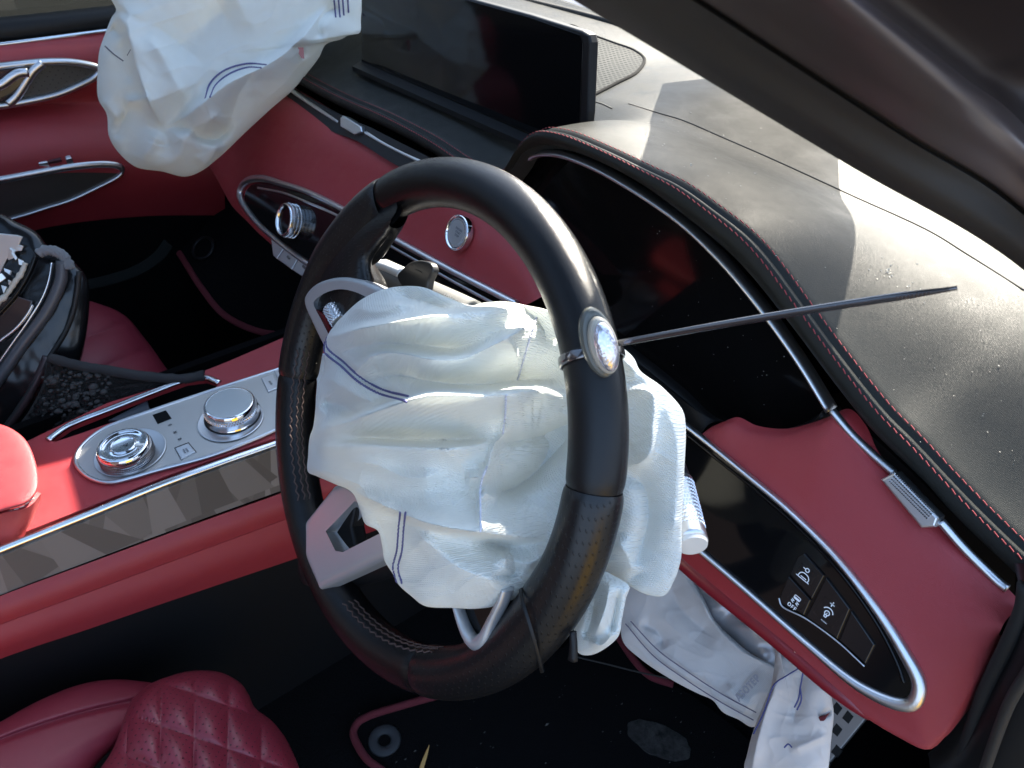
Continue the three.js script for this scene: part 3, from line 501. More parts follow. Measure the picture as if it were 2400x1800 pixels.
// steering column and stalks
{
  const col = thing('steering_column', 'black plastic steering column shroud behind the wheel', 'steering column', WH.n.clone().multiplyScalar(-0.12));
  part(col, 'shroud', bar([WH.n.clone().multiplyScalar(-0.05), WH.n.clone().multiplyScalar(-0.12).add(V(0, -0.005, 0)), WH.n.clone().multiplyScalar(-0.24).add(V(0, -0.02, 0))], 0.075, 0.06, { n: 20, seg: 32, square: 1.6, up: W2 }), M.blackPlastic);
  // wiper stalk
  const ws = thing('wiper_stalk', 'grey plastic wiper stalk with white marks behind the wheel', 'stalk', on([1000, 670], hubPl(-0.06)));
  const g = std(lin(0.20, 0.20, 0.19), 0.5, 0, { bumpMap: rep(T_grain, 0.012), bumpScale: 0.0002 });
  part(ws, 'stalk_body', bar(lift([[898, 640], [940, 660], [1000, 690], [1060, 718], [1110, 742]], hubPl(-0.05)), t => 0.0125, 0.010, { n: 30, seg: 20, up: WH.n }), g);
  part(ws, 'stalk_cap', bar(lift([[884, 624], [900, 626], [946, 644]], hubPl(-0.046)), 0.006, 0.006, { n: 14, seg: 16, up: WH.n }), std(lin(0.7, 0.7, 0.68), 0.4));
  decal(ws, 'stalk_print', hubPl(-0.05), 0.0104, [1006, 676], 0.010, 0.004, lin(0.7, 0.7, 0.7), txt('AUTO', 88), on([1030, 690], hubPl(-0.05)).sub(on([1000, 676], hubPl(-0.05))));
  decal(ws, 'stalk_print', hubPl(-0.05), 0.0104, [1058, 702], 0.020, 0.0055, lin(0.7, 0.7, 0.7), (g, w, h) => { g.lineWidth = 7; for (const x of [60, 190]) { g.beginPath(); g.arc(x, h / 2, 22, 0, 7); g.moveTo(x - 46, 16); g.quadraticCurveTo(x - 60, h / 2, x - 46, h - 16); g.moveTo(x + 46, 16); g.lineTo(x + 30, h - 16); g.stroke(); } }, on([1090, 722], hubPl(-0.05)).sub(on([1050, 700], hubPl(-0.05))));
  const pd = thing('shift_paddle', 'black shift paddle with a minus mark behind the wheel', 'paddle', on([980, 660], hubPl(-0.035)));
  part(pd, 'paddle_blade', plate([[930, 648], [944, 628], [964, 613], [988, 610], [1008, 616], [1014, 632], [1004, 656], [994, 690], [960, 690]], hubPl(-0.034), { depth: 0.004, bevel: 0.0015 }), std(lin(0.03, 0.03, 0.03), 0.35));
  part(pd, 'minus_mark', bar(lift([[974, 631], [988, 638]], hubPl(-0.0335)), 0.0003, 0.0003, { n: 4 }), M.rubber);
  // light stalk
  const ls = thing('light_stalk', 'silver knurled light stalk end right of the wheel', 'stalk', on([1610, 1220], hubPl(-0.08)));
  const A = on([1588, 1130], hubPl(-0.092)), B = on([1622, 1272], hubPl(-0.070));
  part(ls, 'stalk_body', bar([on([1540, 1000], hubPl(-0.11)), on([1566, 1070], hubPl(-0.10)), A], 0.009, 0.009, { n: 14, seg: 18, up: V(0, 0, 1) }), M.blackPlastic);
  const kb = part(ls, 'stalk_knob', bar([A, A.clone().lerp(B, 0.5), B], 0.0098, 0.0098, { n: 12, seg: 32, up: V(0, 0, 1) }), M.satin);
  const ax = B.clone().sub(A).normalize(), s1 = ax.clone().cross(V(0, 0, 1)).normalize(), s2 = s1.clone().cross(ax), gs = [];
  { const e = B.clone().addScaledVector(ax, 0.001); part(ls, 'stalk_cap', new THREE.CylinderGeometry(0.0088, 0.0096, 0.003, 40).applyQuaternion(new THREE.Quaternion().setFromUnitVectors(V(0, 1, 0), ax)).translate(e.x, e.y, e.z), std(lin(0.62, 0.60, 0.56), 0.45)); }
  for (let i = 0; i < 12; i++) for (let k = 0; k < 34; k++) { const p = A.clone().lerp(B, 0.08 + 0.7 * i / 11), th = (k + (i % 2) * 0.5) / 34 * 2 * Math.PI; p.addScaledVector(s1, Math.cos(th) * 0.0099).addScaledVector(s2, Math.sin(th) * 0.0099); gs.push(new THREE.OctahedronGeometry(0.0009).translate(p.x, p.y, p.z)); }
  part(kb, 'knurl', merge(gs), M.chrome, { kind: 'stuff' });
}

// ---------------------------------------------------------------- driver airbag
{
  const bag = thing('driver_airbag', 'deflated white driver airbag hanging out of the steering wheel hub', 'airbag', V(0, 0, 0.02));
  const o = [[765, 793], [784, 762], [803, 741], [844, 704], [893, 680], [938, 671], [991, 673], [1048, 696], [1105, 716], [1170, 710], [1223, 716], [1267, 726], [1310, 750], [1360, 840], [1390, 950], [1396, 1060], [1380, 1160], [1330, 1260], [1300, 1310], [1275, 1345], [1240, 1380], [1225, 1393], [1170, 1419], [1109, 1427], [1068, 1425], [995, 1420], [966, 1399], [934, 1370], [921, 1346], [901, 1313], [895, 1277], [885, 1244], [856, 1228], [844, 1195], [824, 1153], [783, 1134], [742, 1116], [722, 1106], [722, 1069], [726, 1024], [734, 1001], [740, 952], [746, 907], [759, 867], [761, 838]];
  const F = folds([
    { p: [[760, 792], [844, 770], [913, 757], [1007, 742], [1129, 729], [1230, 722]], a: 0.020, w1: 46, w2: 9 },
    { p: [[780, 836], [844, 812], [940, 806], [1048, 816], [1120, 822]], a: -0.010, w1: 20, w2: 34 },
    { p: [[800, 905], [838, 868], [862, 840], [893, 826], [946, 828], [1015, 842], [1088, 838], [1149, 812], [1235, 765], [1270, 740]], a: 0.018, w1: 44, w2: 12 },
    { p: [[850, 905], [930, 880], [1010, 895], [1100, 905], [1214, 893], [1330, 890]], a: -0.012, w1: 14, w2: 40 },
    { p: [[730, 1016], [803, 991], [885, 962], [958, 937], [1007, 927], [1088, 925], [1150, 926], [1186, 922], [1260, 915], [1330, 935]], a: 0.026, w1: 58, w2: 11 },
    { p: [[775, 1050], [828, 1030], [925, 1030], [1007, 1034], [1088, 1032], [1157, 1024]], a: -0.012, w1: 10, w2: 40 },
    { p: [[740, 1050], [828, 1042], [925, 1045], [1007, 1049], [1088, 1047], [1160, 1034]], a: 0.014, w1: 50, w2: 10 },
    { p: [[724, 1092], [771, 1118], [824, 1150], [925, 1196], [1007, 1228], [1125, 1249], [1210, 1260], [1284, 1258]], a: 0.020, w1: 9, w2: 60 },
    { p: [[1125, 1250], [1126, 1190], [1125, 1138], [1141, 1094], [1157, 1040], [1180, 1017], [1186, 924]], a: 0.006, w1: 30, w2: 5 },
    { p: [[1128, 1150], [1190, 1150], [1250, 1110], [1300, 1050], [1340, 980]], a: -0.016, w1: 24, w2: 40 },
    { p: [[1160, 1040], [1230, 1030], [1310, 1010], [1370, 980]], a: -0.010, w1: 20, w2: 14 },
    { p: [[1090, 1120], [1120, 1118], [1140, 1096]], a: 0.008, w1: 14, w2: 14 },
    { p: [[1130, 1150], [1150, 1160], [1170, 1166]], a: 0.008, w1: 12, w2: 12 },
    { p: [[940, 1205], [990, 1260], [1080, 1330], [1180, 1360], [1260, 1330]], a: 0.012, w1: 50, w2: 50 },
    { p: [[1110, 1262], [1190, 1290], [1205, 1345], [1150, 1352]], a: -0.009, w1: 16, w2: 30 },
    { p: [[1160, 1300], [1240, 1320], [1290, 1290]], a: 0.010, w1: 18, w2: 30 },
    { p: [[870, 1200], [900, 1250], [920, 1330]], a: -0.005, w1: 18, w2: 18 },
    { p: [[905, 690], [990, 705], [1060, 730], [1105, 745]], a: -0.008, w1: 14, w2: 26 },
    { p: [[760, 880], [800, 905], [840, 930], [890, 944]], a: 0.006, w1: 12, w2: 20 },
    { p: [[745, 945], [800, 950], [850, 975]], a: -0.007, w1: 22, w2: 18 },
    { p: [[770, 800], [772, 820], [803, 848], [844, 885], [893, 913], [958, 934]], a: -0.004, w1: 9, w2: 9 },
    { p: [[820, 720], [900, 730], [960, 700]], a: 0.006, w1: 30, w2: 30 },
    { p: [[1180, 770], [1215, 840], [1212, 890]], a: 0.004, w1: 16, w2: 5 },
    { p: [[800, 1080], [880, 1090], [960, 1120], [1050, 1110]], a: 0.006, w1: 24, w2: 24 },
  ]);
  const base = (x, y) => lerp(0.025, -0.026, sstep(980, 1330, x)) + 0.006 * sstep(1300, 1400, y);
  const crease = (x, y, a, b, z) => Math.pow(1 - Math.min(1, Math.abs(perlin.noise(x / a, y / b, z)) * 3.2), 3);
  const crinkle = (x, y) => 0.0006 * crease(x + y * 0.3, y, 130, 54, 4.2) + 0.0002 * crease(x - y * 0.5, y + x * 0.3, 60, 50, 8.8) + 0.0007 * perlin.noise(x / 60, y / 24, 1.7) + 0.00035 * perlin.noise(x / 22, y / 12, 5.1) + 0.0014 * perlin.noise(x / 150, y / 60, 9.2);
  const front = (x, y, e) => (0.018 * Math.pow(e, 0.9) + 1.3 * F(x, y) * (0.35 + 0.65 * Math.min(1, e * 2.2)) + crinkle(x, y) * Math.min(1, e * 3));
  const body = part(bag, 'bag_cloth', pouch({ outline: o, centre: [1040, 1040], pl: hubPl(0), base, front, back: 0.008, nt: 460, nr: 170 }), M.bag);
  const skin = (p, off = 0.0006) => { // a point on the cloth: search the edge factor on the outline's star
    const oo = skin.o ?? (skin.o = smooth2(o, 460, true)); const c = [1040, 1040], an = Math.atan2(p[1] - c[1], p[0] - c[0]); let best = 9, rr = 1;
    for (const q of oo) { let da = Math.atan2(q[1] - c[1], q[0] - c[0]) - an; da = Math.abs(Math.atan2(Math.sin(da), Math.cos(da))); if (da < best) { best = da; rr = Math.hypot(q[0] - c[0], q[1] - c[1]); } }
    const r = Math.min(1, Math.hypot(p[0] - c[0], p[1] - c[1]) / rr), e = Math.sqrt(Math.max(0, 1 - r * r));
    return on(p, hubPl(0), base(p[0], p[1]) + front(p[0], p[1], e) + off);
  };
  const seam = (pts, name = 'seam') => { const l = smooth2(pts, 40).map(p => skin(p)); return stitches(l, 0.0026, 0.0022, 0.00062, WH.n, 0.35); };
  const s1 = [[765, 790], [767, 815], [803, 846], [844, 883], [893, 911], [958, 930]], s2 = s1.map(p => [p[0] - 5, p[1] + 11]);
  const s3 = [[938, 1201], [934, 1240], [930, 1290], [921, 1330], [930, 1366]], s4 = s3.map(p => [p[0] + 12, p[1] + 1]);
  part(bag, 'seam', merge([s1, s2, s3, s4].map(s => seam(s))), M.purpleThread, { kind: 'stuff', label: 'purple double seams' });
  part(bag, 'seam', merge([[[1259, 741], [1240, 800], [1225, 850], [1213, 891]], [[1186, 924], [1184, 970], [1179, 1018]], [[1141, 1094], [1127, 1136], [1126, 1190], [1127, 1246]]].map(s => seam(s))), std(lin(0.6, 0.6, 0.66), 0.8), { kind: 'stuff' });
  // the lobe that hangs out on the right of the rim, and its tail
  const o2 = [[1380, 830], [1440, 800], [1460, 815], [1486, 840], [1500, 868], [1552, 907], [1600, 962], [1607, 1000], [1604, 1100], [1598, 1230], [1596, 1310], [1580, 1360], [1556, 1396], [1509, 1391], [1470, 1370], [1430, 1350], [1380, 1330], [1340, 1250], [1350, 1000]];
  const F2 = folds([
    { p: [[1450, 918], [1500, 912], [1530, 925], [1530, 1000], [1524, 1060], [1500, 1085], [1470, 1090]], a: 0.010, w1: 30, w2: 8 },
    { p: [[1440, 1120], [1500, 1130], [1520, 1200], [1486, 1340], [1480, 1380]], a: -0.010, w1: 22, w2: 30 },
    { p: [[1440, 1260], [1470, 1300], [1490, 1350]], a: 0.008, w1: 20, w2: 20 },
    { p: [[1540, 920], [1580, 1010], [1590, 1150], [1570, 1300]], a: 0.006, w1: 40, w2: 30 },
    { p: [[1450, 830], [1490, 870], [1560, 930]], a: 0.006, w1: 14, w2: 20 },
  ]);
  part(bag, 'bag_lobe', pouch({ outline: o2, centre: [1470, 1100], pl: hubPl(0), base: (x, y) => -0.050 - 0.01 * sstep(1450, 1600, x), front: (x, y, e) => 0.012 * e + F2(x, y) * Math.min(1, e * 2) + crinkle(x, y) * 0.8 * Math.min(1, e * 3), back: 0.02, nt: 260, nr: 80 }), M.bag);
  const o3 = [[1410, 1340], [1440, 1350], [1475, 1375], [1468, 1400], [1458, 1450], [1450, 1490], [1415, 1522], [1385, 1535], [1358, 1532], [1342, 1500], [1350, 1460], [1370, 1400]];
  const F3 = folds([{ p: [[1430, 1360], [1420, 1420], [1395, 1490]], a: 0.012, w1: 12, w2: 16 }, { p: [[1450, 1380], [1440, 1440], [1430, 1490]], a: -0.008, w1: 10, w2: 10 }, { p: [[1380, 1500], [1410, 1512], [1440, 1480]], a: 0.006, w1: 8, w2: 8 }, { p: [[1395, 1400], [1385, 1450], [1370, 1500]], a: -0.007, w1: 9, w2: 12 }]);
  part(bag, 'bag_tail', pouch({ outline: o3, centre: [1412, 1440], pl: hubPl(0), base: () => -0.035, front: (x, y, e) => 0.010 * e + F3(x, y) * Math.min(1, e * 2), back: 0.015, nt: 160, nr: 50 }), M.bag);
  part(bag, 'bag_backing', plate([[1105, 720], [1170, 706], [1223, 714], [1290, 735], [1300, 790], [1150, 780]], hubPl(-0.012), { depth: 0.002, bevel: 0.0008 }), M.bag);
}

// ---------------------------------------------------------------- passenger airbag
{
  const PB = plane(0.83, 0.33, 0.45, -0.74, 0.02, -0.10);
  const bag = thing('passenger_airbag', 'inflated-looking white passenger airbag drooping over the left of the dashboard', 'airbag', V(-0.78, -0.02, -0.16));
  const o = [[262, -200], [258, -10], [272, 24], [262, 40], [246, 80], [233, 119], [229, 163], [230, 231], [250, 268], [255, 318], [275, 354], [318, 391], [380, 402], [434, 414], [470, 402], [514, 369], [579, 307], [640, 251], [687, 210], [725, 165], [748, 134], [764, 104], [800, 92], [818, 82], [843, 77], [846, 40], [860, -150], [800, -300], [500, -340]];
  const F = folds([
    { p: [[266, -20], [280, 35], [307, 108], [318, 155], [338, 210], [354, 253], [383, 297]], a: 0.030, w1: 10, w2: 60 },
    { p: [[383, 298], [416, 286], [481, 236], [535, 195], [626, 152], [687, 108], [740, 50], [770, 10]], a: 0.034, w1: 70, w2: 9 },
    { p: [[387, 298], [452, 304], [463, 320], [506, 327], [537, 301], [541, 275]], a: -0.018, w1: 10, w2: 26 },
    { p: [[400, 300], [430, 340], [400, 380], [330, 395]], a: 0.014, w1: 30, w2: 34 },
    { p: [[260, 60], [280, 75], [300, 72]], a: -0.012, w1: 14, w2: 14 },
    { p: [[236, 235], [262, 262], [280, 285]], a: 0.012, w1: 12, w2: 16 },
    { p: [[290, 238], [330, 232], [350, 225]], a: 0.012, w1: 16, w2: 10 },
    { p: [[268, 330], [290, 280], [310, 240]], a: -0.010, w1: 18, w2: 20 },
    { p: [[330, 392], [350, 350], [372, 306]], a: 0.012, w1: 18, w2: 26 },
    { p: [[470, 398], [500, 365], [512, 330]], a: 0.010, w1: 16, w2: 20 },
    { p: [[400, 140], [460, 70], [560, 10]], a: -0.014, w1: 60, w2: 60 },
    { p: [[345, 80], [380, 130], [410, 190], [440, 240]], a: 0.008, w1: 30, w2: 20 },
    { p: [[600, 160], [560, 220], [535, 300]], a: -0.008, w1: 26, w2: 20 },
    { p: [[760, 100], [745, 60], [765, 30], [800, 20]], a: -0.012, w1: 12, w2: 18 },
    { p: [[690, 112], [705, 112], [712, 140]], a: -0.008, w1: 8, w2: 10 },
    { p: [[430, 300], [480, 290], [520, 260]], a: 0.008, w1: 22, w2: 22 },
    { p: [[280, 90], [300, 140], [310, 200]], a: -0.008, w1: 20, w2: 14 },
  ]);
  const crease = (x, y, a, b, z) => Math.pow(1 - Math.min(1, Math.abs(perlin.noise(x / a, y / b, z)) * 3.2), 3);
  const crinkle = (x, y) => 0.0011 * crease(x + y * 0.4, y - x * 0.2, 120, 80, 1.2) + 0.0004 * crease(x, y, 50, 60, 6.8) + 0.0024 * perlin.noise(x / 80, y / 60, 2.2) + 0.0009 * perlin.noise(x / 26, y / 22, 7.7);
  const front = (x, y, e) => 0.05 * Math.pow(e, 0.9) + 1.3 * F(x, y) * (0.3 + 0.7 * Math.min(1, 2 * e)) + crinkle(x, y) * Math.min(1, e * 3);
  part(bag, 'bag_cloth', pouch({ outline: o, centre: [500, 130], pl: PB, front, back: 0.08, nt: 400, nr: 130 }), M.bag);
  part(bag, 'bag_neck', (() => { const g = new THREE.SphereGeometry(1, 48, 32), q = g.attributes.position, v = V(); for (let i = 0; i < q.count; i++) { v.fromBufferAttribute(q, i); const k = 1 + 0.16 * perlin.noise(v.x * 2.2, v.y * 2.2, v.z * 2.2 + 5); q.setXYZ(i, -0.80 + v.x * k * 0.17, 0.17 + v.y * k * 0.13, -0.46 + v.z * k * 0.15); } g.computeVertexNormals(); return g; })(), M.bag);
  const skin = (p, off = 0.001) => { const oo = skin.o ?? (skin.o = smooth2(o, 400, true)), c = [500, 130], an = Math.atan2(p[1] - c[1], p[0] - c[0]); let best = 9, rr = 1; for (const q of oo) { let da = Math.atan2(q[1] - c[1], q[0] - c[0]) - an; da = Math.abs(Math.atan2(Math.sin(da), Math.cos(da))); if (da < best) { best = da; rr = Math.hypot(q[0] - c[0], q[1] - c[1]); } } const r = Math.min(1, Math.hypot(p[0] - c[0], p[1] - c[1]) / rr), e = Math.sqrt(1 - r * r); return on(p, PB, front(p[0], p[1], e) + off); };
  const ln = (pts, r = 0.0011) => bar(smooth2(pts, 30).map(p => skin(p)), r, r * 0.7, { n: 60, seg: 6, up: PB.n });
  part(bag, 'seam', merge([ln([[481, 230], [492, 196], [524, 166], [579, 149], [624, 152]]), ln([[492, 228], [505, 200], [536, 174], [580, 158], [612, 159]]), ln([[783, 0], [787, 40]]), ln([[793, -5], [797, 40]]), ln([[803, -5], [806, 36]]), ln([[815, -5], [817, 30]])]), M.purpleThread, { label: 'purple curved double seam' });
  part(bag, 'tuck', merge([ln([[246, 108], [268, 128], [289, 143]], 0.0008), ln([[306, 116], [298, 130]], 0.0005)]), std(lin(0.10, 0.10, 0.14), 0.8));
  part(bag, 'print_mark', plate([[692, 111], [711, 111], [713, 138], [706, 136]], { n: PB.n, d: PB.d + front(702, 122, 0.6) + 0.002 }, { depth: 0.001, bevel: 0, sharp: true }), std(lin(0.45, 0.2, 0.2), 0.8));
}

// ---------------------------------------------------------------- passenger door
{
  const D = PX(-1.07);
  const d = thing('passenger_door', 'red leather passenger door with silver leaf-shaped handle beyond the console', 'door', V(-1.1, -0.5, 0.1));
  part(d, 'door_card', loft([[[-300, 128], [0, 116], [120, 104], [330, 82], [520, 62]].map(p => on(p, D, -0.02)), [[-300, 180], [0, 165], [120, 150], [330, 126], [520, 104]].map(p => on(p, D, 0.0)), [[-300, 300], [0, 262], [120, 246], [330, 236], [520, 226]].map(p => on(p, D, -0.015)), [[-300, 370], [0, 330], [120, 322], [330, 330], [520, 350]].map(p => on(p, D, 0.035)), [[-300, 420], [0, 380], [120, 362], [330, 376], [520, 400]].map(p => on(p, D, 0.05)), [[-300, 590], [0, 520], [120, 490], [330, 470], [520, 470]].map(p => on(p, D, 0.02)), [[-300, 640], [0, 600], [120, 580], [330, 560], [520, 560]].map(p => on(p, D, -0.03))], 50, 50, -0.02), M.redLeather);
  part(d, 'belt_strip', bar([[-200, 90], [0, 74], [250, 46], [520, 14]].map(p => on(p, PX(-1.10))), 0.02, 0.018, { n: 20, up: V(1, 0, 0), seg: 16 }), M.blackPlastic);
  part(d, 'chrome_strip', bar([[-200, 126], [0, 104], [250, 72], [520, 38]].map(p => on(p, PX(-1.075))), 0.0035, 0.004, { n: 20, up: V(1, 0, 0) }), M.chrome);
  part(d, 'belt_seal', bar([[-200, 138], [0, 114], [250, 84], [520, 50]].map(p => on(p, PX(-1.08))), 0.006, 0.008, { n: 20, up: V(1, 0, 0) }), M.gloss);
  part(d, 'window', box(-1.125, -1.12, 0.0, 0.5, -0.6, 0.55), std(lin(0.28, 0.29, 0.285), 0.02, 0, { transmission: 1, thickness: 0 }), { label: 'dark tinted window pane' });
  part(d, 'window_seal', bar([[-200, 64], [0, 56], [120, 44], [270, 26], [520, -6]].map(p => on(p, PX(-1.115))), 0.003, 0.004, { n: 20, up: V(1, 0, 0) }), M.rubber);
  // leaf-shaped handle bezel
  const leaf = [[-120, 180], [-60, 164], [0, 156], [60, 149], [108, 145], [160, 145], [199, 150], [226, 158], [232, 166], [222, 180], [181, 202], [140, 219], [108, 228], [60, 238], [0, 248], [-60, 250], [-120, 240]];
  const H = PX(-1.040);
  part(d, 'handle_plate', plate(leaf, H, { off: 0.004, depth: 0.01, bevel: 0.002 }), std(lin(0.07, 0.065, 0.058), 0.5, 0.15, { map: rep(T_perfCol, 0.012) }));
  part(d, 'handle_bezel', bar(lift(leaf, H, 0.005), 0.0055, 0.006, { n: 110, closed: true, up: V(1, 0, 0) }), M.satin);
  part(d, 'handle_bezel', bar(lift([[100, 148], [78, 166], [58, 196], [36, 228], [18, 244]], H, 0.008), 0.007, 0.006, { n: 30, up: V(1, 0, 0) }), M.satin);
  const rec = part(d, 'handle_recess', plate([[-100, 190], [0, 166], [76, 158], [60, 184], [36, 214], [0, 240], [-100, 236]], H, { off: 0.006, depth: 0.006, bevel: 0.001 }), std(lin(0.06, 0.02, 0.018), 0.4));
  part(d, 'handle_lever', bar(lift([[-60, 210], [0, 200], [26, 182], [44, 172], [66, 170]], H, 0.014), 0.007, 0.006, { n: 30, up: V(1, 0, 0) }), M.satin);
  part(d, 'handle_lever', plate([[-60, 224], [0, 204], [30, 186], [62, 174], [54, 196], [26, 222], [-20, 236]], H, { off: 0.012, depth: 0.008, bevel: 0.002 }), std(lin(0.16, 0.15, 0.13), 0.35, 0.9));
  // switches in the armrest
  const S = plane(0.4, 0.9, 0, ...on([120, 360], D, 0.059).toArray());
  part(d, 'window_switch', plate([[78, 353], [100, 349], [112, 380], [90, 383]], S, { depth: 0.01, bevel: 0.002, sharp: true }), M.satin);
  part(d, 'window_switch', plate([[140, 341], [154, 340], [168, 370], [154, 373]], S, { depth: 0.01, bevel: 0.002, sharp: true }), M.satin);
  part(d, 'switch_recess', plate([[102, 350], [132, 345], [144, 374], [114, 380]], S, { depth: 0.004, bevel: 0.0006, sharp: true }), std(lin(0.05, 0.006, 0.01), 0.5));
  // lower leaf trim
  const L = PX(-1.006), tl = [[-160, 440], [-80, 432], [0, 421], [80, 406], [145, 394], [210, 386], [253, 385], [280, 390], [287, 398], [280, 410], [217, 444], [160, 470], [109, 486], [60, 502], [0, 518], [-100, 540]];
  part(d, 'door_inlay', plate(tl, L, { off: 0.004, depth: 0.01, bevel: 0.001 }), std(lin(0.055, 0.048, 0.042), 0.3, 0.3), { label: 'dark patterned inlay low on the door' });
  part(d, 'inlay_trim', bar(lift(tl, L, 0.005), t => (t < 0.5 ? 0.006 : 0.003), 0.005, { n: 120, up: V(1, 0, 0) }), M.satin);
}
// ---------------------------------------------------------------- mats, footwell, seats
{
  const mat = thing('passenger_floor_mat', 'black floor mat with dark red piping in the passenger footwell', 'floor mat', V(-0.85, -0.6, -0.2));
  const P = plane(0.25, 0.8, 0.55, -0.72, -0.38, -0.2);
  const e = [[250, 300], [333, 456], [362, 506], [423, 598], [470, 672], [524, 737], [597, 774], [660, 785], [800, 790], [900, 600], [700, 450], [400, 260]];
  part(mat, 'mat_carpet', plate(e, P, { depth: 0.008, bevel: 0.002, sharp: true }), M.carpet);
  part(mat, 'piping', bar(lift(e.slice(0, 9), P, 0.001), 0.006, 0.004, { n: 80, up: P.n }), M.redPiping);
  part(mat, 'mat_anchor', (() => { const g = new THREE.TorusGeometry(0.022, 0.0035, 10, 36).applyQuaternion(new THREE.Quaternion().setFromUnitVectors(V(0, 0, 1), P.n)); const c = on([477, 582], P, 0.002); return g.translate(c.x, c.y, c.z); })(), M.blackPlastic);
  const dm = thing('driver_floor_mat', 'black driver floor mat with red piping, dusty worn heel patch', 'floor mat', V(0.0, -0.62, -0.1));
  const Q = PY(-0.615);
  const o = [[1100, 1612], [1024, 1631], [945, 1653], [865, 1678], [838, 1694], [828, 1717], [840, 1750], [861, 1780], [884, 1798], [930, 1830], [1200, 1960], [1700, 1960], [1800, 1800], [1640, 1640], [1578, 1604], [1523, 1584], [1487, 1548], [1447, 1490], [1400, 1470], [1250, 1560]];
  part(dm, 'mat_carpet', plate(o, Q, { depth: 0.008, bevel: 0.002, n: 160 }), M.carpet);
  part(dm, 'piping', bar(lift(o.slice(0, 10), Q, 0.003), 0.005, 0.005, { n: 90, up: V(0, 1, 0) }), M.redPiping);
  part(dm, 'piping', bar(lift(o.slice(14, 18), Q, 0.003), 0.005, 0.005, { n: 40, up: V(0, 1, 0) }), M.redPiping);
  const ac = on([901, 1735], Q, 0.001);
  part(dm, 'mat_anchor', new THREE.TorusGeometry(0.0145, 0.007, 8, 36).rotateX(Math.PI / 2).scale(1, 0.35, 1).translate(ac.x, ac.y, ac.z), std(lin(0.02, 0.022, 0.025), 0.6));
  const worn = []; for (let i = 0; i < 40; i++) { const a = i / 40 * 2 * Math.PI, r = 1 + 0.12 * perlin.noise(Math.cos(a) * 3, Math.sin(a) * 3, 4); worn.push([1545 + 74 * r * Math.cos(a) + 14 * Math.sin(a), 1735 + 44 * r * Math.sin(a) + 20 * r * Math.cos(a)]); }
  part(dm, 'worn_patch', plate(worn, Q, { off: 0.001, depth: 0.002, bevel: 0.0006 }), std(lin(0.05, 0.047, 0.043), 1, 0, { bumpMap: rep(T_carpet, 0.1), bumpScale: 0.002, map: rep(T_noise, 0.05) }));
  // grass blade
  const gb = on([988, 1800], Q, 0.004), gt = on([1006, 1746], Q, 0.02);
  tag(part(scene, 'grass_blade', bar([on([982, 1830], Q, 0.003), gb, on([998, 1770], Q, 0.012), gt], t => 0.0028 * Math.sin(Math.PI * Math.min(1, 0.25 + t * 0.74)), 0.0006, { n: 20, up: V(0.3, 1, 0.3) }), std(lin(0.42, 0.24, 0.07), 0.7)), 'dry tan grass blade lying on the driver floor mat', 'grass blade');
  // crumbs
  const rd = rng(41), gs = [];
  for (let i = 0; i < 60; i++) { const p = on([830 + rd() * 900, 1560 + rd() * 260], Q, 0.0015), s = 0.0005 + rd() * rd() * rd() * 0.002; gs.push(new THREE.TetrahedronGeometry(s).rotateY(rd() * 6).scale(1, 0.6, 1 + rd() * 1.5).translate(p.x, p.y, p.z)); }
  tag(part(scene, 'floor_crumbs', merge(gs), std(lin(0.10, 0.095, 0.085), 0.9)), 'pale crumbs and dirt scattered over the floor mat', 'crumbs', null, 'stuff');
  const cb = part(scene, 'thin_cable', bar([on([1353, 1540], Q, 0.06), on([1420, 1556], Q, 0.05), on([1500, 1576], Q, 0.05), on([1580, 1592], Q, 0.06)], 0.0011, 0.0011, { n: 30 }), M.darkTrim);
  tag(cb, 'thin black cable running from the rim foot to the knee airbag', 'cable');
}
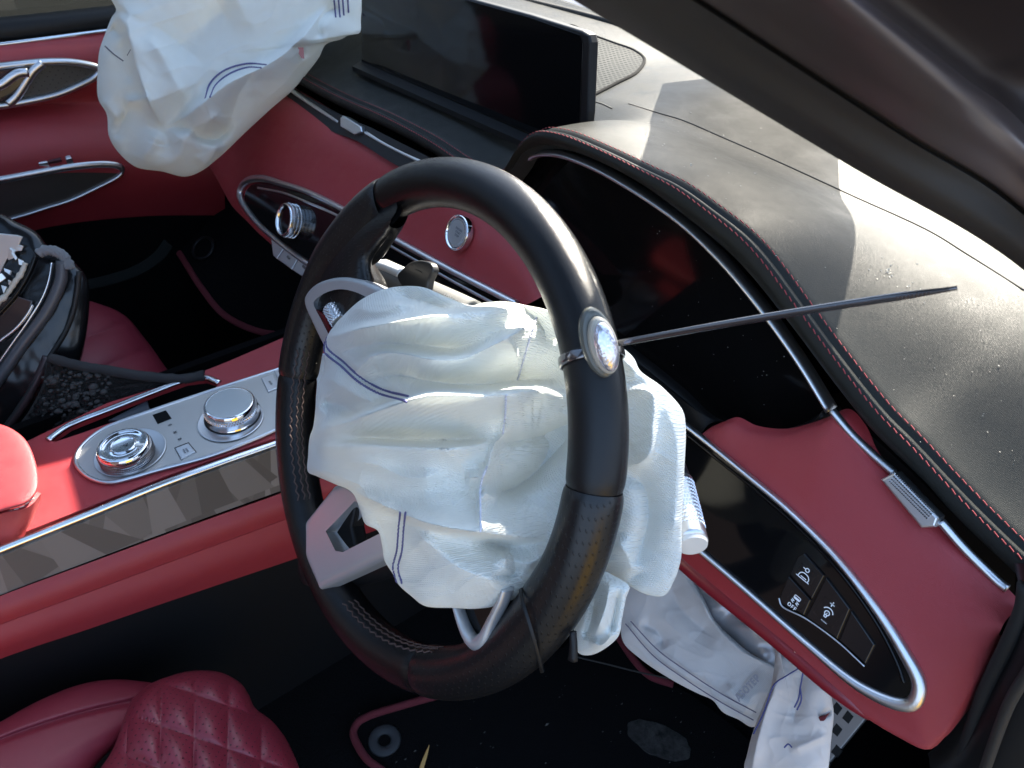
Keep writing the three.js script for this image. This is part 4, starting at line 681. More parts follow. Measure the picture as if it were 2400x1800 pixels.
// seats
{
  const P = plane(0.12, 0.93, -0.35, -0.06, -0.395, 0.22);
  const s = thing('seat_cushion', 'dark red quilted leather driver seat at the bottom left corner', 'car seat', V(-0.05, -0.6, 0.45));
  const quilt = (x, y) => { const u = (x - 380) * 0.86 + (y - 1600) * -0.5, v = (x - 380) * 0.5 + (y - 1600) * 0.86, a = (u + v * 0.62) / 92, b = (u - v * 0.85) / 124; const f = t => Math.pow(Math.abs(Math.sin(t * Math.PI)), 0.6); return f(a) * f(b); };
  const o1 = [[310, 1640], [350, 1604], [400, 1584], [452, 1572], [517, 1576], [564, 1601], [582, 1626], [597, 1658], [640, 1692], [672, 1735], [700, 1797], [730, 1900], [700, 2100], [300, 2100], [150, 1950], [200, 1850], [262, 1760]];
  part(s, 'backrest', box(-0.24, 0.22, -0.35, 0.40, 0.62, 0.78, 0.06), M.seatBack);
  part(s, 'cushion', pouch({ outline: o1, centre: [450, 1840], pl: P, front: (x, y, e) => 0.050 * Math.pow(e, 0.8) + 0.0075 * quilt(x, y) * Math.min(1, e * 2.5), back: 0.10, nt: 260, nr: 130 }), M.seatPerf);
  const o2 = [[-200, 1800], [-100, 1742], [0, 1692], [60, 1658], [109, 1634], [181, 1606], [253, 1593], [325, 1596], [366, 1606], [372, 1640], [300, 1720], [220, 1800], [160, 1900], [60, 2050], [-250, 2050]];
  part(s, 'bolster', pouch({ outline: o2, centre: [80, 1800], pl: plane(0.1, 0.9, -0.4, -0.10, -0.41, 0.24), front: (x, y, e) => 0.035 * Math.pow(e, 0.75) - 0.006 * Math.exp(-Math.pow((y - (1735 - 0.40 * x + 0.00035 * x * x)) / 7, 2)) * Math.min(1, 3 * e), back: 0.10, nt: 200, nr: 90 }), M.seatLeather);
  const ps = thing('seat_cushion', 'dark red passenger seat cushion behind the broken headlamp', 'car seat', V(-0.75, -0.6, 0.3));
  const P2 = plane(0.35, 0.9, -0.2, -0.70, -0.30, 0.10);
  const o3 = [[150, 690], [213, 706], [289, 737], [344, 799], [394, 868], [470, 960], [300, 1050], [100, 1060], [-100, 1000], [-50, 800]];
  part(ps, 'backrest', box(-1.0, -0.54, -0.35, 0.40, 0.58, 0.74, 0.06), M.seatBack);
  part(ps, 'cushion', pouch({ outline: o3, centre: [200, 880], pl: P2, front: (x, y, e) => 0.06 * Math.pow(e, 0.8) + 0.008 * Math.pow(Math.abs(Math.sin((y * 0.9 + (x - 300) * 0.35) / 24)), 0.6) * Math.min(1, 2 * e), back: 0.08, nt: 160, nr: 70 }), M.seatLeather);
}
// ---------------------------------------------------------------- centre console
{
  const K = PY(-0.22);
  const c = thing('centre_console', 'red leather centre console with silver plate and two round dials', 'console', V(-0.36, -0.62, 0.2));
  const topO = [[-260, 1380], [0, 1270], [210, 1187], [398, 1112], [647, 1024], [760, 985], [1000, 900], [900, 760], [780, 745], [660, 792], [535, 846], [434, 886], [250, 944], [65, 1032], [-40, 1080], [-260, 1130]];
  const cupO = [[112, 1033], [163, 998], [253, 962], [362, 919], [434, 893], [481, 887], [512, 897], [505, 908], [420, 942], [340, 967], [253, 992], [180, 1018], [130, 1034]];
  const pocket = [[541, 852], [660, 800], [800, 745], [830, 790], [650, 848], [553, 880]];
  part(c, 'console_top', plate(topO, K, { depth: 0.006, bevel: 0.0012, n: 200, sharp: true, holes: [cupO, pocket] }), M.redLeather);
  part(c, 'console_core', box(-0.485, -0.285, -0.60, -0.252, -0.20, 0.70), M.carpet);
  part(c, 'console_core', box(-0.49, -0.478, -0.26, -0.232, -0.20, 0.70), M.carpet);
  part(c, 'cup_trim', bar(lift([[112, 1031], [163, 996], [253, 960], [362, 917], [434, 891], [481, 885], [514, 897]], K, 0.001), 0.004, 0.003, { n: 50, up: V(0, 1, 0) }), M.chrome);
  part(c, 'cup_lid', plate([[253, 985], [345, 938], [352, 965], [300, 985]], PY(-0.226), { depth: 0.004, bevel: 0.001, sharp: true }), std(lin(0.03, 0.035, 0.045), 0.3));
  // silver plate with dials
  const pl = [[178, 1085], [180, 1066], [190, 1048], [217, 1022], [253, 1000], [362, 960], [500, 914], [644, 868], [760, 832], [800, 930], [647, 1007], [506, 1064], [362, 1104], [300, 1122], [255, 1131], [215, 1122], [190, 1104]];
  part(c, 'dial_plate', plate(pl, K, { off: 0.003, depth: 0.004, bevel: 0.001, n: 150 }), std(lin(0.50, 0.49, 0.47), 0.46, 0.8, { roughnessMap: rep(T_soft, 0.06) }), { label: 'silver plate carrying the two dials' });
  part(c, 'plate_rim', bar(lift(pl, K, 0.003), 0.0022, 0.002, { n: 150, closed: true, up: V(0, 1, 0) }), M.satin);
  const dial = (name, p, off, prof, mat) => { const q = on(p, K, off); return [part(c, name, new THREE.LatheGeometry(prof.map(a => new THREE.Vector2(...a)), 72).translate(q.x, q.y, q.z), mat), q]; };
  const scoop = (p, r) => { const q = on(p, K, 0.0032); part(c, 'dial_well', new THREE.LatheGeometry([[r, 0.0012], [r * 0.97, 0.0016], [r * 0.85, 0.0006], [r * 0.5, 0.0004], [0, 0.0004]].map(a => new THREE.Vector2(...a)), 64).translate(q.x, q.y, q.z), M.satin); };
  scoop([306, 1060], 0.0365); scoop([541, 985], 0.036);
  { // gear dial with P in the middle
    const [d, q] = dial('gear_dial', [294, 1056], 0.012, [[0.0268, -0.010], [0.0272, -0.006], [0.0272, 0.004], [0.0262, 0.008], [0.0245, 0.0096], [0.0205, 0.0092], [0.0195, 0.0080], [0.0135, 0.0080], [0.0128, 0.0095], [0.0115, 0.0095], [0.0108, 0.0088], [0, 0.0088]], M.brightChrome);
    const gs = []; for (let r = 0; r < 5; r++) for (let i = 0; i < 96; i++) { const a = (i + (r % 2) * 0.5) / 96 * 2 * Math.PI; gs.push(new THREE.OctahedronGeometry(0.0011).scale(1, 1.3, 1).translate(q.x + Math.cos(a) * 0.0272, q.y - 0.008 + r * 0.0026, q.z + Math.sin(a) * 0.0272)); }
    part(d, 'knurl', merge(gs), std(lin(0.18, 0.18, 0.18), 0.35, 1), { kind: 'stuff' });
    part(d, 'dial_pointer', new THREE.BoxGeometry(0.010, 0.0014, 0.0028).translate(-0.018, 0.0092, 0).rotateY(-2.2).translate(q.x, q.y, q.z), std(lin(0.8, 0.8, 0.76), 0.4));
    part(d, 'dial_glass', new THREE.CylinderGeometry(0.0244, 0.0244, 0.0006, 60).translate(q.x, q.y + 0.0108, q.z), std(lin(1, 1, 1), 0.02, 0, { transmission: 1, thickness: 0 }));
  }
  { // second dial
    const [d, q] = dial('menu_dial', [541, 958], 0.014, [[0.0300, -0.013], [0.0298, -0.009], [0.0270, -0.006], [0.0285, -0.0005], [0.0288, 0.004], [0.0275, 0.0085], [0.0262, 0.0095], [0.0245, 0.0092]], M.brightChrome);
    part(d, 'dial_face', new THREE.CylinderGeometry(0.0247, 0.0247, 0.002, 60).translate(q.x, q.y + 0.0084, q.z), std(lin(0.42, 0.44, 0.44), 0.16, 0.3, { clearcoat: 1, clearcoatRoughness: 0.02 }));
    part(d, 'dial_base', new THREE.CylinderGeometry(0.0315, 0.0318, 0.006, 60).translate(q.x, q.y - 0.0125, q.z), M.blackPlastic);
    const gs = []; for (let r = 0; r < 2; r++) for (let i = 0; i < 60; i++) { const a = (i + r * 0.5) / 60 * 2 * Math.PI; gs.push(new THREE.OctahedronGeometry(0.0014).translate(q.x + Math.cos(a) * 0.0284, q.y + r * 0.003 - 0.001, q.z + Math.sin(a) * 0.0284)); }
    part(d, 'knurl', merge(gs), M.brightChrome, { kind: 'stuff' });
  }
  const INK = lin(0.03, 0.035, 0.045);
  decal(c, 'gear_letter', K, 0.0034, [398, 996], 0.0065, 0.0065, INK, txt('R', 210));
  decal(c, 'gear_letter', K, 0.0034, [410, 1013], 0.0065, 0.0065, INK, txt('N', 210));
  decal(c, 'gear_letter', K, 0.0034, [421, 1029], 0.0065, 0.0065, INK, txt('D', 210));
  decal(c, 'dial_letter', K, 0.0213, [294, 1043], 0.0085, 0.0085, INK, txt('P', 200));
  decal(c, 'key_print', K, 0.0056, [435, 1056], 0.0085, 0.0070, INK, (g, w, h) => { g.font = 'bold 84px sans-serif'; g.fillText('AUTO', w / 2, h * 0.3); g.fillText('HOLD', w / 2, h * 0.72); });
  decal(c, 'key_print', K, 0.0056, [634, 897], 0.0095, 0.0045, INK, txt('BACK', 84));
  part(c, 'sensor_window', plate([[357, 972], [389, 961], [402, 980], [369, 993]], K, { off: 0.0038, depth: 0.003, bevel: 0.0004, sharp: true }), M.gloss);
  part(c, 'hold_key', plate([[410, 1050], [441, 1038], [458, 1058], [424, 1075]], K, { off: 0.0052, depth: 0.003, bevel: 0.0008, sharp: true }), M.satin);
  part(c, 'hold_key', plate([[408, 1049], [442, 1036], [461, 1059], [424, 1078]], K, { off: 0.0036, depth: 0.002, bevel: 0.0003, sharp: true }), M.rubber);
  part(c, 'console_key', plate([[612, 886], [640, 876], [656, 906], [628, 918]], K, { off: 0.0052, depth: 0.003, bevel: 0.0008, sharp: true }), M.satin);
  part(c, 'console_key', plate([[642, 868], [700, 850], [716, 884], [660, 904]], K, { off: 0.0048, depth: 0.003, bevel: 0.0008, sharp: true }), M.satin);
  // side: bright edge, patterned inlay, bright edge, red flank
  const up1 = [[-260, 1385], [0, 1281], [210, 1197], [398, 1121], [647, 1033], [800, 980], [960, 925]], up2 = [[-260, 1402], [0, 1297], [210, 1212], [398, 1136], [647, 1046], [800, 992], [960, 936]];
  const lo1 = [[-260, 1492], [0, 1388], [210, 1308], [398, 1238], [651, 1147], [800, 1095], [960, 1040]], lo2 = [[-260, 1500], [0, 1394], [210, 1314], [398, 1244], [651, 1152], [800, 1100], [960, 1045]];
  const SX = PX(-0.278), A = lift(up2, SX), B = lift(lo1, SX);
  part(c, 'side_trim', bar(lift(up1.map((p, i) => [(p[0] + up2[i][0]) / 2, (p[1] + up2[i][1]) / 2]), PX(-0.279)), 0.0035, 0.004, { n: 40, up: V(1, 0, 0) }), M.chrome);
  const cv = document.createElement('canvas'); cv.width = 2048; cv.height = 256; const g2 = cv.getContext('2d'); g2.fillStyle = '#7a7066'; g2.fillRect(0, 0, 2048, 256);
  const rd = rng(9); for (let i = 0; i < 110; i++) { const x = rd() * 2048, w = 40 + rd() * 110, s = (rd() - 0.3) * 220, l = Math.floor(100 + rd() * 52); g2.fillStyle = `rgb(${l + 6},${l},${l - 6})`; g2.beginPath(); g2.moveTo(x, 256); g2.lineTo(x + w, 256); g2.lineTo(x + w * 0.4 + s + 90, rd() > 0.5 ? 0 : 60); g2.lineTo(x + s, 0); g2.fill(); }
  g2.globalAlpha = 0.28; g2.fillStyle = '#9a9488'; for (let y = 0; y < 256; y += 7) g2.fillRect(0, y, 2048, 1.6);
  g2.globalAlpha = 0.5; for (let i = 0; i < 900; i++) { const x = 1250 + rd() * 500, y = rd() * 256, v = perlin.noise(x / 60, y / 60, 2); if (v > 0.05) { g2.fillStyle = '#aaa69c'; g2.fillRect(x, y, 3 + rd() * 5, 2 + rd() * 4); } } g2.globalAlpha = 1;
  const ct = new THREE.CanvasTexture(cv); ct.colorSpace = THREE.SRGBColorSpace; ct.wrapS = ct.wrapT = THREE.RepeatWrapping; ct.repeat.set(1 / 0.6, 1 / 0.055);
  part(c, 'side_inlay', loft([A, B], 40, 4, -0.004), std(lin(0.72, 0.7, 0.68), 0.6, 0, { map: ct, specularIntensity: 0.5 }), { label: 'grey-brown inlay with a faceted pattern along the side' });
  part(c, 'side_trim', bar(lift(lo1.map((p, i) => [(p[0] + lo2[i][0]) / 2, (p[1] + lo2[i][1]) / 2]), SX, 0.0006), 0.0012, 0.002, { n: 40, up: V(1, 0, 0) }), M.chrome);
  const r1 = [[-260, 1502], [0, 1397], [210, 1318], [398, 1248], [655, 1156], [800, 1104], [960, 1050]], r2 = [[-260, 1560], [0, 1458], [210, 1380], [398, 1310], [668, 1210], [800, 1160], [960, 1104]], r3 = [[-260, 1640], [0, 1532], [210, 1462], [398, 1398], [694, 1299], [800, 1262], [960, 1206]];
  part(c, 'side_flank', loft([lift(r1, PX(-0.276)), lift(r1.map((p, i) => [lerp(p[0], r2[i][0], 0.5), lerp(p[1], r2[i][1], 0.5)]), PX(-0.268)), lift(r2, PX(-0.267))], 40, 12, -0.006), M.redLeather);
  part(c, 'side_flank', loft([lift(r2.map(p => [p[0], p[1] + 1]), PX(-0.266)), lift(r2.map((p, i) => [lerp(p[0], r3[i][0], 0.5), lerp(p[1], r3[i][1], 0.5)]), PX(-0.260)), lift(r3, PX(-0.262))], 40, 12, -0.006), M.redLeather);
  part(c, 'lower_side', loft([lift(r3, PX(-0.264)), lift(r3.map(p => [p[0] + 60, p[1] + 260]), PX(-0.25)), lift(r3.map(p => [p[0] + 80, p[1] + 420]), PX(-0.24))], 40, 10, -0.006), M.blackPlastic);
  // armrest
  const a = thing('armrest', 'pale red leather armrest pad in sunlight at the left edge', 'armrest', V(-0.38, -0.3, 0.4));
  const AP = plane(0.05, 1, 0, -0.35, -0.185, 0.36);
  const ao = [[-260, 960], [-100, 972], [0, 994], [34, 1009], [62, 1034], [82, 1078], [90, 1124], [86, 1152], [60, 1180], [0, 1200], [-100, 1236], [-260, 1280]];
  part(a, 'armrest_pad', pouch({ outline: ao, centre: [-60, 1096], pl: AP, front: (x, y, e) => 0.010 * Math.pow(e, 0.5), back: 0.03, nt: 160, nr: 50 }), M.redLeather);
  part(a, 'armrest_side', loft([lift([[-200, 1262], [-100, 1236], [0, 1200], [60, 1182], [87, 1152]], AP, -0.002), lift([[-200, 1300], [-100, 1275], [0, 1240], [55, 1215], [84, 1172]], AP, -0.018), lift([[-200, 1360], [-100, 1325], [0, 1280], [40, 1262], [74, 1196]], AP, -0.034)], 40, 10, -0.004), M.redLeather);
  part(a, 'stitching', stitches(lift([[-100, 1225], [-40, 1205], [0, 1190], [50, 1172], [82, 1146]], AP, 0.002), 0.005, 0.003, 0.0007, V(0, 1, 0), 0.2), std(lin(0.75, 0.65, 0.62), 0.7), { kind: 'stuff' });
  part(a, 'stitching', stitches(lift([[-100, 1240], [-40, 1220], [0, 1206], [50, 1188], [80, 1166]], AP, -0.002), 0.005, 0.003, 0.0007, V(0, 1, 0), 0.2), std(lin(0.75, 0.65, 0.62), 0.7), { kind: 'stuff' });
}
// ---------------------------------------------------------------- broken lamp and torn felt on the passenger seat
{
  const P = plane(0.82, 0.5, 0.25, -0.60, -0.18, 0.20);
  const l = thing('broken_headlamp', 'broken black headlamp with shattered silver reflector on the passenger seat', 'headlamp', V(-0.62, -0.3, 0.25));
  const o = [[-200, 480], [0, 500], [40, 520], [87, 545], [116, 580], [150, 594], [180, 620], [205, 650], [210, 700], [200, 800], [180, 870], [120, 960], [60, 1060], [-60, 1200], [-260, 1200]];
  const H = (x, y, e) => 0.05 * Math.pow(e, 0.7);
  part(l, 'lamp_housing', pouch({ outline: o, centre: [0, 820], pl: P, front: (x, y, e) => 0.028 * Math.pow(e, 0.6) + 0.0006 * perlin.noise(x / 26, y / 26, 3) * Math.min(1, e * 2), back: 0.05, nt: 160, nr: 60 }), std(lin(0.006, 0.006, 0.0065), 0.2));
  const rib = (pts, w, h, off, m, name) => part(l, name, bar(lift(pts, P, off), w, h, { n: 50, up: P.n }), m);
  const grey = std(lin(0.06, 0.06, 0.065), 0.4);
  rib([[86, 600], [70, 640], [40, 690], [0, 735], [-100, 840]], 0.003, 0.006, 0.036, M.gloss, 'lens_rib');
  rib([[124, 616], [116, 660], [101, 699], [66, 756], [33, 802], [0, 849], [-80, 950]], 0.002, 0.006, 0.034, M.chrome, 'lens_rib');
  rib([[146, 612], [144, 650], [134, 681], [112, 726], [84, 766], [56, 802], [0, 882], [-80, 990]], 0.007, 0.007, 0.032, grey, 'lens_rib');
  rib([[186, 636], [182, 680], [172, 731], [155, 775], [138, 805], [119, 833], [70, 915], [20, 990], [-30, 1050]], 0.003, 0.005, 0.026, M.darkTrim, 'lens_rib');
  rib([[110, 836], [96, 870], [60, 940], [16, 1002], [-40, 1070]], 0.005, 0.005, 0.026, std(lin(0.05, 0.03, 0.03), 0.35), 'lens_rib');
  rib([[78, 714], [66, 736], [40, 768], [0, 800]], 0.002, 0.004, 0.038, M.chrome, 'lens_rib');
  part(l, 'torn_edge', bar(lift([[90, 596], [100, 588], [125, 588], [148, 600], [160, 618], [162, 632]], P, 0.034), t => 0.006 + 0.003 * perlin.noise(t * 14, 1, 1), 0.005, { n: 40, up: P.n }), std(lin(0.25, 0.26, 0.27), 0.8, 0, { bumpMap: rep(T_noise, 0.01), bumpScale: 0.002 }));
  part(l, 'lens', plate([[0, 700], [40, 694], [76, 706], [66, 736], [30, 776], [-20, 808], [-60, 780]], P, { off: 0.036, depth: 0.004, bevel: 0.001, sharp: true }), std(lin(0.04, 0.025, 0.022), 0.1, 0, { clearcoat: 1 }));
  const shard = std(lin(0.8, 0.8, 0.77), 0.3, 0.7), rd = rng(77);
  const sh = [[[-40, 548], [0, 548], [40, 552], [52, 556], [44, 574], [54, 578], [50, 588], [30, 590], [14, 610], [0, 640], [-40, 700]], [[22, 582], [34, 590], [30, 606], [18, 610]], [[42, 606], [56, 612], [52, 622], [44, 620]], [[8, 628], [26, 634], [22, 644], [10, 636]], [[2, 668], [16, 672], [8, 688]], [[-10, 646], [4, 640], [14, 652], [0, 662]], [[18, 656], [26, 660], [20, 668]], [[28, 586], [40, 604], [36, 610], [26, 596]]];
  sh.forEach((s, i) => part(l, 'reflector_shard', plate(s, plane(0.82 + (rd() - 0.5) * 0.5, 0.5 + (rd() - 0.5) * 0.5, 0.25 + (rd() - 0.5) * 0.5, ...on(s[0], P, 0.036 + i * 0.0012).toArray()), { depth: 0.002, bevel: 0.0006, sharp: true }), shard));
  rib([[60, 616], [50, 640], [36, 660], [16, 690], [0, 706], [-30, 740]], t => 0.003 + 0.002 * perlin.noise(t * 12, 2, 2), 0.003, 0.037, std(lin(0.5, 0.46, 0.38), 0.6), 'broken_rim');
  // torn felt
  const Q = plane(0.75, 0.55, 0.3, -0.50, -0.20, 0.17);
  const f = thing('torn_insulation', 'torn black felt insulation with gravelly lumps between lamp and console', 'insulation', V(-0.5, -0.3, 0.15));
  const fo = [[114, 836], [150, 842], [200, 850], [253, 856], [310, 866], [362, 872], [430, 880], [480, 868], [470, 890], [380, 915], [264, 945], [231, 958], [180, 990], [120, 1030], [60, 1040], [40, 1010], [70, 960], [100, 900]];
  part(f, 'felt_sheet', pouch({ outline: fo, centre: [190, 920], pl: Q, front: (x, y, e) => 0.006 * Math.min(1, 3 * e) + 0.006 * (0.5 + perlin.noise(x / 9, y / 9, 3)) * Math.min(1, 3 * e) * sstep(290, 240, x) + 0.003 * perlin.noise(x / 4, y / 4, 8) * Math.min(1, 3 * e), back: 0.015, nt: 260, nr: 90 }), std(lin(0.016, 0.015, 0.014), 0.95, 0, { bumpMap: rep(T_noise, 0.012), bumpScale: 0.002 }));
  part(f, 'felt_edge', bar(lift([[116, 838], [150, 848], [200, 860], [253, 868], [310, 878], [362, 884], [430, 888], [478, 880]], Q, 0.010), t => 0.0058 + 0.0015 * perlin.noise(t * 20, 3, 1), 0.006, { n: 90, up: Q.n }), std(lin(0.05, 0.053, 0.056), 1, 0, { bumpMap: rep(T_carpet, 0.03), bumpScale: 0.002 }));
  const gs = []; for (let i = 0; i < 130; i++) { const x = 100 + rd() * 160, y = 870 + rd() * 100 + (180 - x) * 0.15, s = 0.0012 + rd() * rd() * 0.004, p = on([x, y], Q, 0.011); gs.push(new THREE.IcosahedronGeometry(s, 1).scale(1, 0.8, 1.1).translate(p.x, p.y, p.z)); }
  part(f, 'lumps', merge(gs), std(lin(0.035, 0.034, 0.032), 0.9), { kind: 'stuff' });
  tag(part(scene, 'seat_belt_strap', bar([[203, 668], [253, 657], [325, 632], [372, 600], [395, 570]].map(p => on(p, PX(-0.80))), 0.010, 0.002, { n: 40, up: V(0.4, 0.9, 0) }), std(lin(0.006, 0.007, 0.0065), 1, 0, { specularIntensity: 0.15 })), 'dark grey strap curving over the passenger footwell', 'strap');
}
// ---------------------------------------------------------------- knee airbag and accelerator pedal
{
  const P = plane(0.05, 0.55, 0.83, 0.15, -0.27, -0.20);
  const k = thing('knee_airbag', 'crumpled grey-white knee airbag hanging under the dashboard', 'airbag', V(0.15, -0.3, -0.2));
  const o = [[1459, 1429], [1470, 1380], [1526, 1320], [1593, 1310], [1614, 1346], [1646, 1396], [1675, 1453], [1718, 1497], [1757, 1530], [1817, 1564], [1840, 1600], [1820, 1650], [1766, 1704], [1730, 1686], [1694, 1669], [1670, 1641], [1637, 1626], [1574, 1593], [1502, 1545], [1459, 1501]];
  const F = folds([{ p: [[1640, 1350], [1660, 1420], [1720, 1500], [1800, 1540]], a: 0.012, w1: 16, w2: 40 }, { p: [[1560, 1345], [1600, 1430], [1680, 1500]], a: -0.008, w1: 24, w2: 24 }, { p: [[1500, 1460], [1540, 1480], [1560, 1520]], a: -0.006, w1: 14, w2: 18 }, { p: [[1700, 1600], [1730, 1640], [1770, 1660]], a: 0.005, w1: 14, w2: 18 }]);
  const crz = (x, y, a, b, z) => Math.pow(1 - Math.min(1, Math.abs(perlin.noise(x / a, y / b, z)) * 3.2), 3);
  const cr = (x, y) => 0.0030 * perlin.noise(x / 90, y / 70, 6) + 0.0007 * crz(x + y * 0.5, y - x * 0.5, 120, 60, 3) + 0.0003 * crz(x, y, 60, 66, 9);
  part(k, 'bag_cloth', pouch({ outline: o, centre: [1620, 1510], pl: P, front: (x, y, e) => 0.008 * e + (F(x, y) + cr(x, y)) * Math.min(1, 2 * e), back: 0.02, nt: 220, nr: 80 }), M.kneeBag);
  const ob = [[1590, 1300], [1660, 1360], [1720, 1404], [1790, 1460], [1840, 1500], [1840, 1580], [1800, 1580], [1740, 1550], [1690, 1510], [1640, 1440], [1600, 1370]];
  part(k, 'foil_cover', pouch({ outline: ob, centre: [1735, 1460], pl: plane(0.05, 0.55, 0.83, 0.15, -0.27, -0.212), front: (x, y, e) => 0.008 * e + 0.008 * perlin.noise(x / 60, y / 44, 4) * Math.min(1, 2 * e), back: 0.006, nt: 120, nr: 40 }), std(lin(0.36, 0.35, 0.36), 0.3, 0.3), { label: 'crumpled grey plastic cover' });
  decal(k, 'faint_print', P, 0.0125, [1752, 1612], 0.050, 0.010, lin(0.30, 0.31, 0.36), txt('ASOTEP', 44), on([1800, 1556], P).sub(on([1712, 1650], P)));
  const P2 = plane(0.05, 0.45, 0.88, 0.22, -0.26, -0.17);
  const o2 = [[1822, 1500], [1832, 1530], [1880, 1540], [1940, 1590], [1950, 1640], [1954, 1672], [1948, 1735], [1942, 1800], [1930, 1880], [1780, 1900], [1744, 1800], [1750, 1772], [1764, 1717], [1790, 1650], [1806, 1612], [1814, 1568]];
  const F2 = folds([{ p: [[1830, 1560], [1800, 1650], [1770, 1760], [1760, 1830]], a: 0.010, w1: 10, w2: 22 }, { p: [[1880, 1560], [1870, 1620], [1860, 1700]], a: -0.005, w1: 14, w2: 18 }, { p: [[1850, 1760], [1900, 1740], [1945, 1720]], a: 0.006, w1: 10, w2: 16 }, { p: [[1920, 1680], [1935, 1672], [1952, 1668]], a: -0.006, w1: 6, w2: 6 }]);
  const f2 = (x, y, e) => 0.014 * e + (F2(x, y) + cr(x + 300, y)) * Math.min(1, 2 * e);
  part(k, 'bag_flap', pouch({ outline: o2, centre: [1860, 1690], pl: P2, front: f2, back: 0.015, nt: 200, nr: 80 }), std(lin(0.62, 0.59, 0.57), 0.85, 0, { transmission: 0.15, thickness: 0 }));
  const th = (pts, pl, off) => bar(lift(pts, pl, off), 0.0006, 0.0005, { n: 40, seg: 6 });
  part(k, 'seam', merge([th([[1466, 1462], [1530, 1536], [1600, 1588], [1690, 1646], [1766, 1688]], P, 0.009), th([[1478, 1456], [1540, 1522], [1605, 1570], [1694, 1628], [1772, 1670]], P, 0.011)]), std(lin(0.14, 0.13, 0.2), 0.8));
  part(k, 'loose_thread', merge([th([[1890, 1556], [1840, 1586], [1815, 1604], [1790, 1670], [1766, 1720]], P2, 0.016), th([[1884, 1566], [1876, 1610], [1872, 1636], [1862, 1658]], P2, 0.019), th([[1876, 1614], [1878, 1640], [1868, 1664]], P2, 0.019), th([[1838, 1752], [1848, 1744], [1856, 1752]], P2, 0.019)]), std(lin(0.05, 0.06, 0.2), 0.7));
  part(k, 'tear', plate([[1918, 1682], [1932, 1678], [1942, 1672], [1930, 1690], [1922, 1690]], P2, { off: 0.014, depth: 0.003, bevel: 0.0003, sharp: true }), M.redPiping);
  const pd = thing('accelerator_pedal', 'grey metal accelerator pedal with dark rubber diamonds under the dashboard', 'pedal', V(0.25, -0.54, -0.38));
  const Q = plane(0, 0.6, 0.8, 0.25, -0.53, -0.38);
  const po = [[1900, 1560], [1960, 1632], [2030, 1686], [1944, 1790], [1880, 1860], [1830, 1780]];
  part(pd, 'pedal_plate', plate(po, Q, { depth: 0.006, bevel: 0.002, sharp: true }), std(lin(0.30, 0.29, 0.28), 0.45, 0.6));
  for (let i = 0; i < 4; i++) for (let j = 0; j < 5; j++) { const cx = 1960 + i * 26 - j * 26, cy = 1662 + i * 20 + j * 30; if (cx < 1860 || cx > 2012 || cx + cy * 0.8 > 3370) continue; part(pd, 'grip', plate([[cx, cy - 17], [cx + 14, cy - 2], [cx + 2, cy + 15], [cx - 13, cy + 1]], Q, { off: 0.001, depth: 0.004, bevel: 0.0008, sharp: true }), M.rubber); }
}
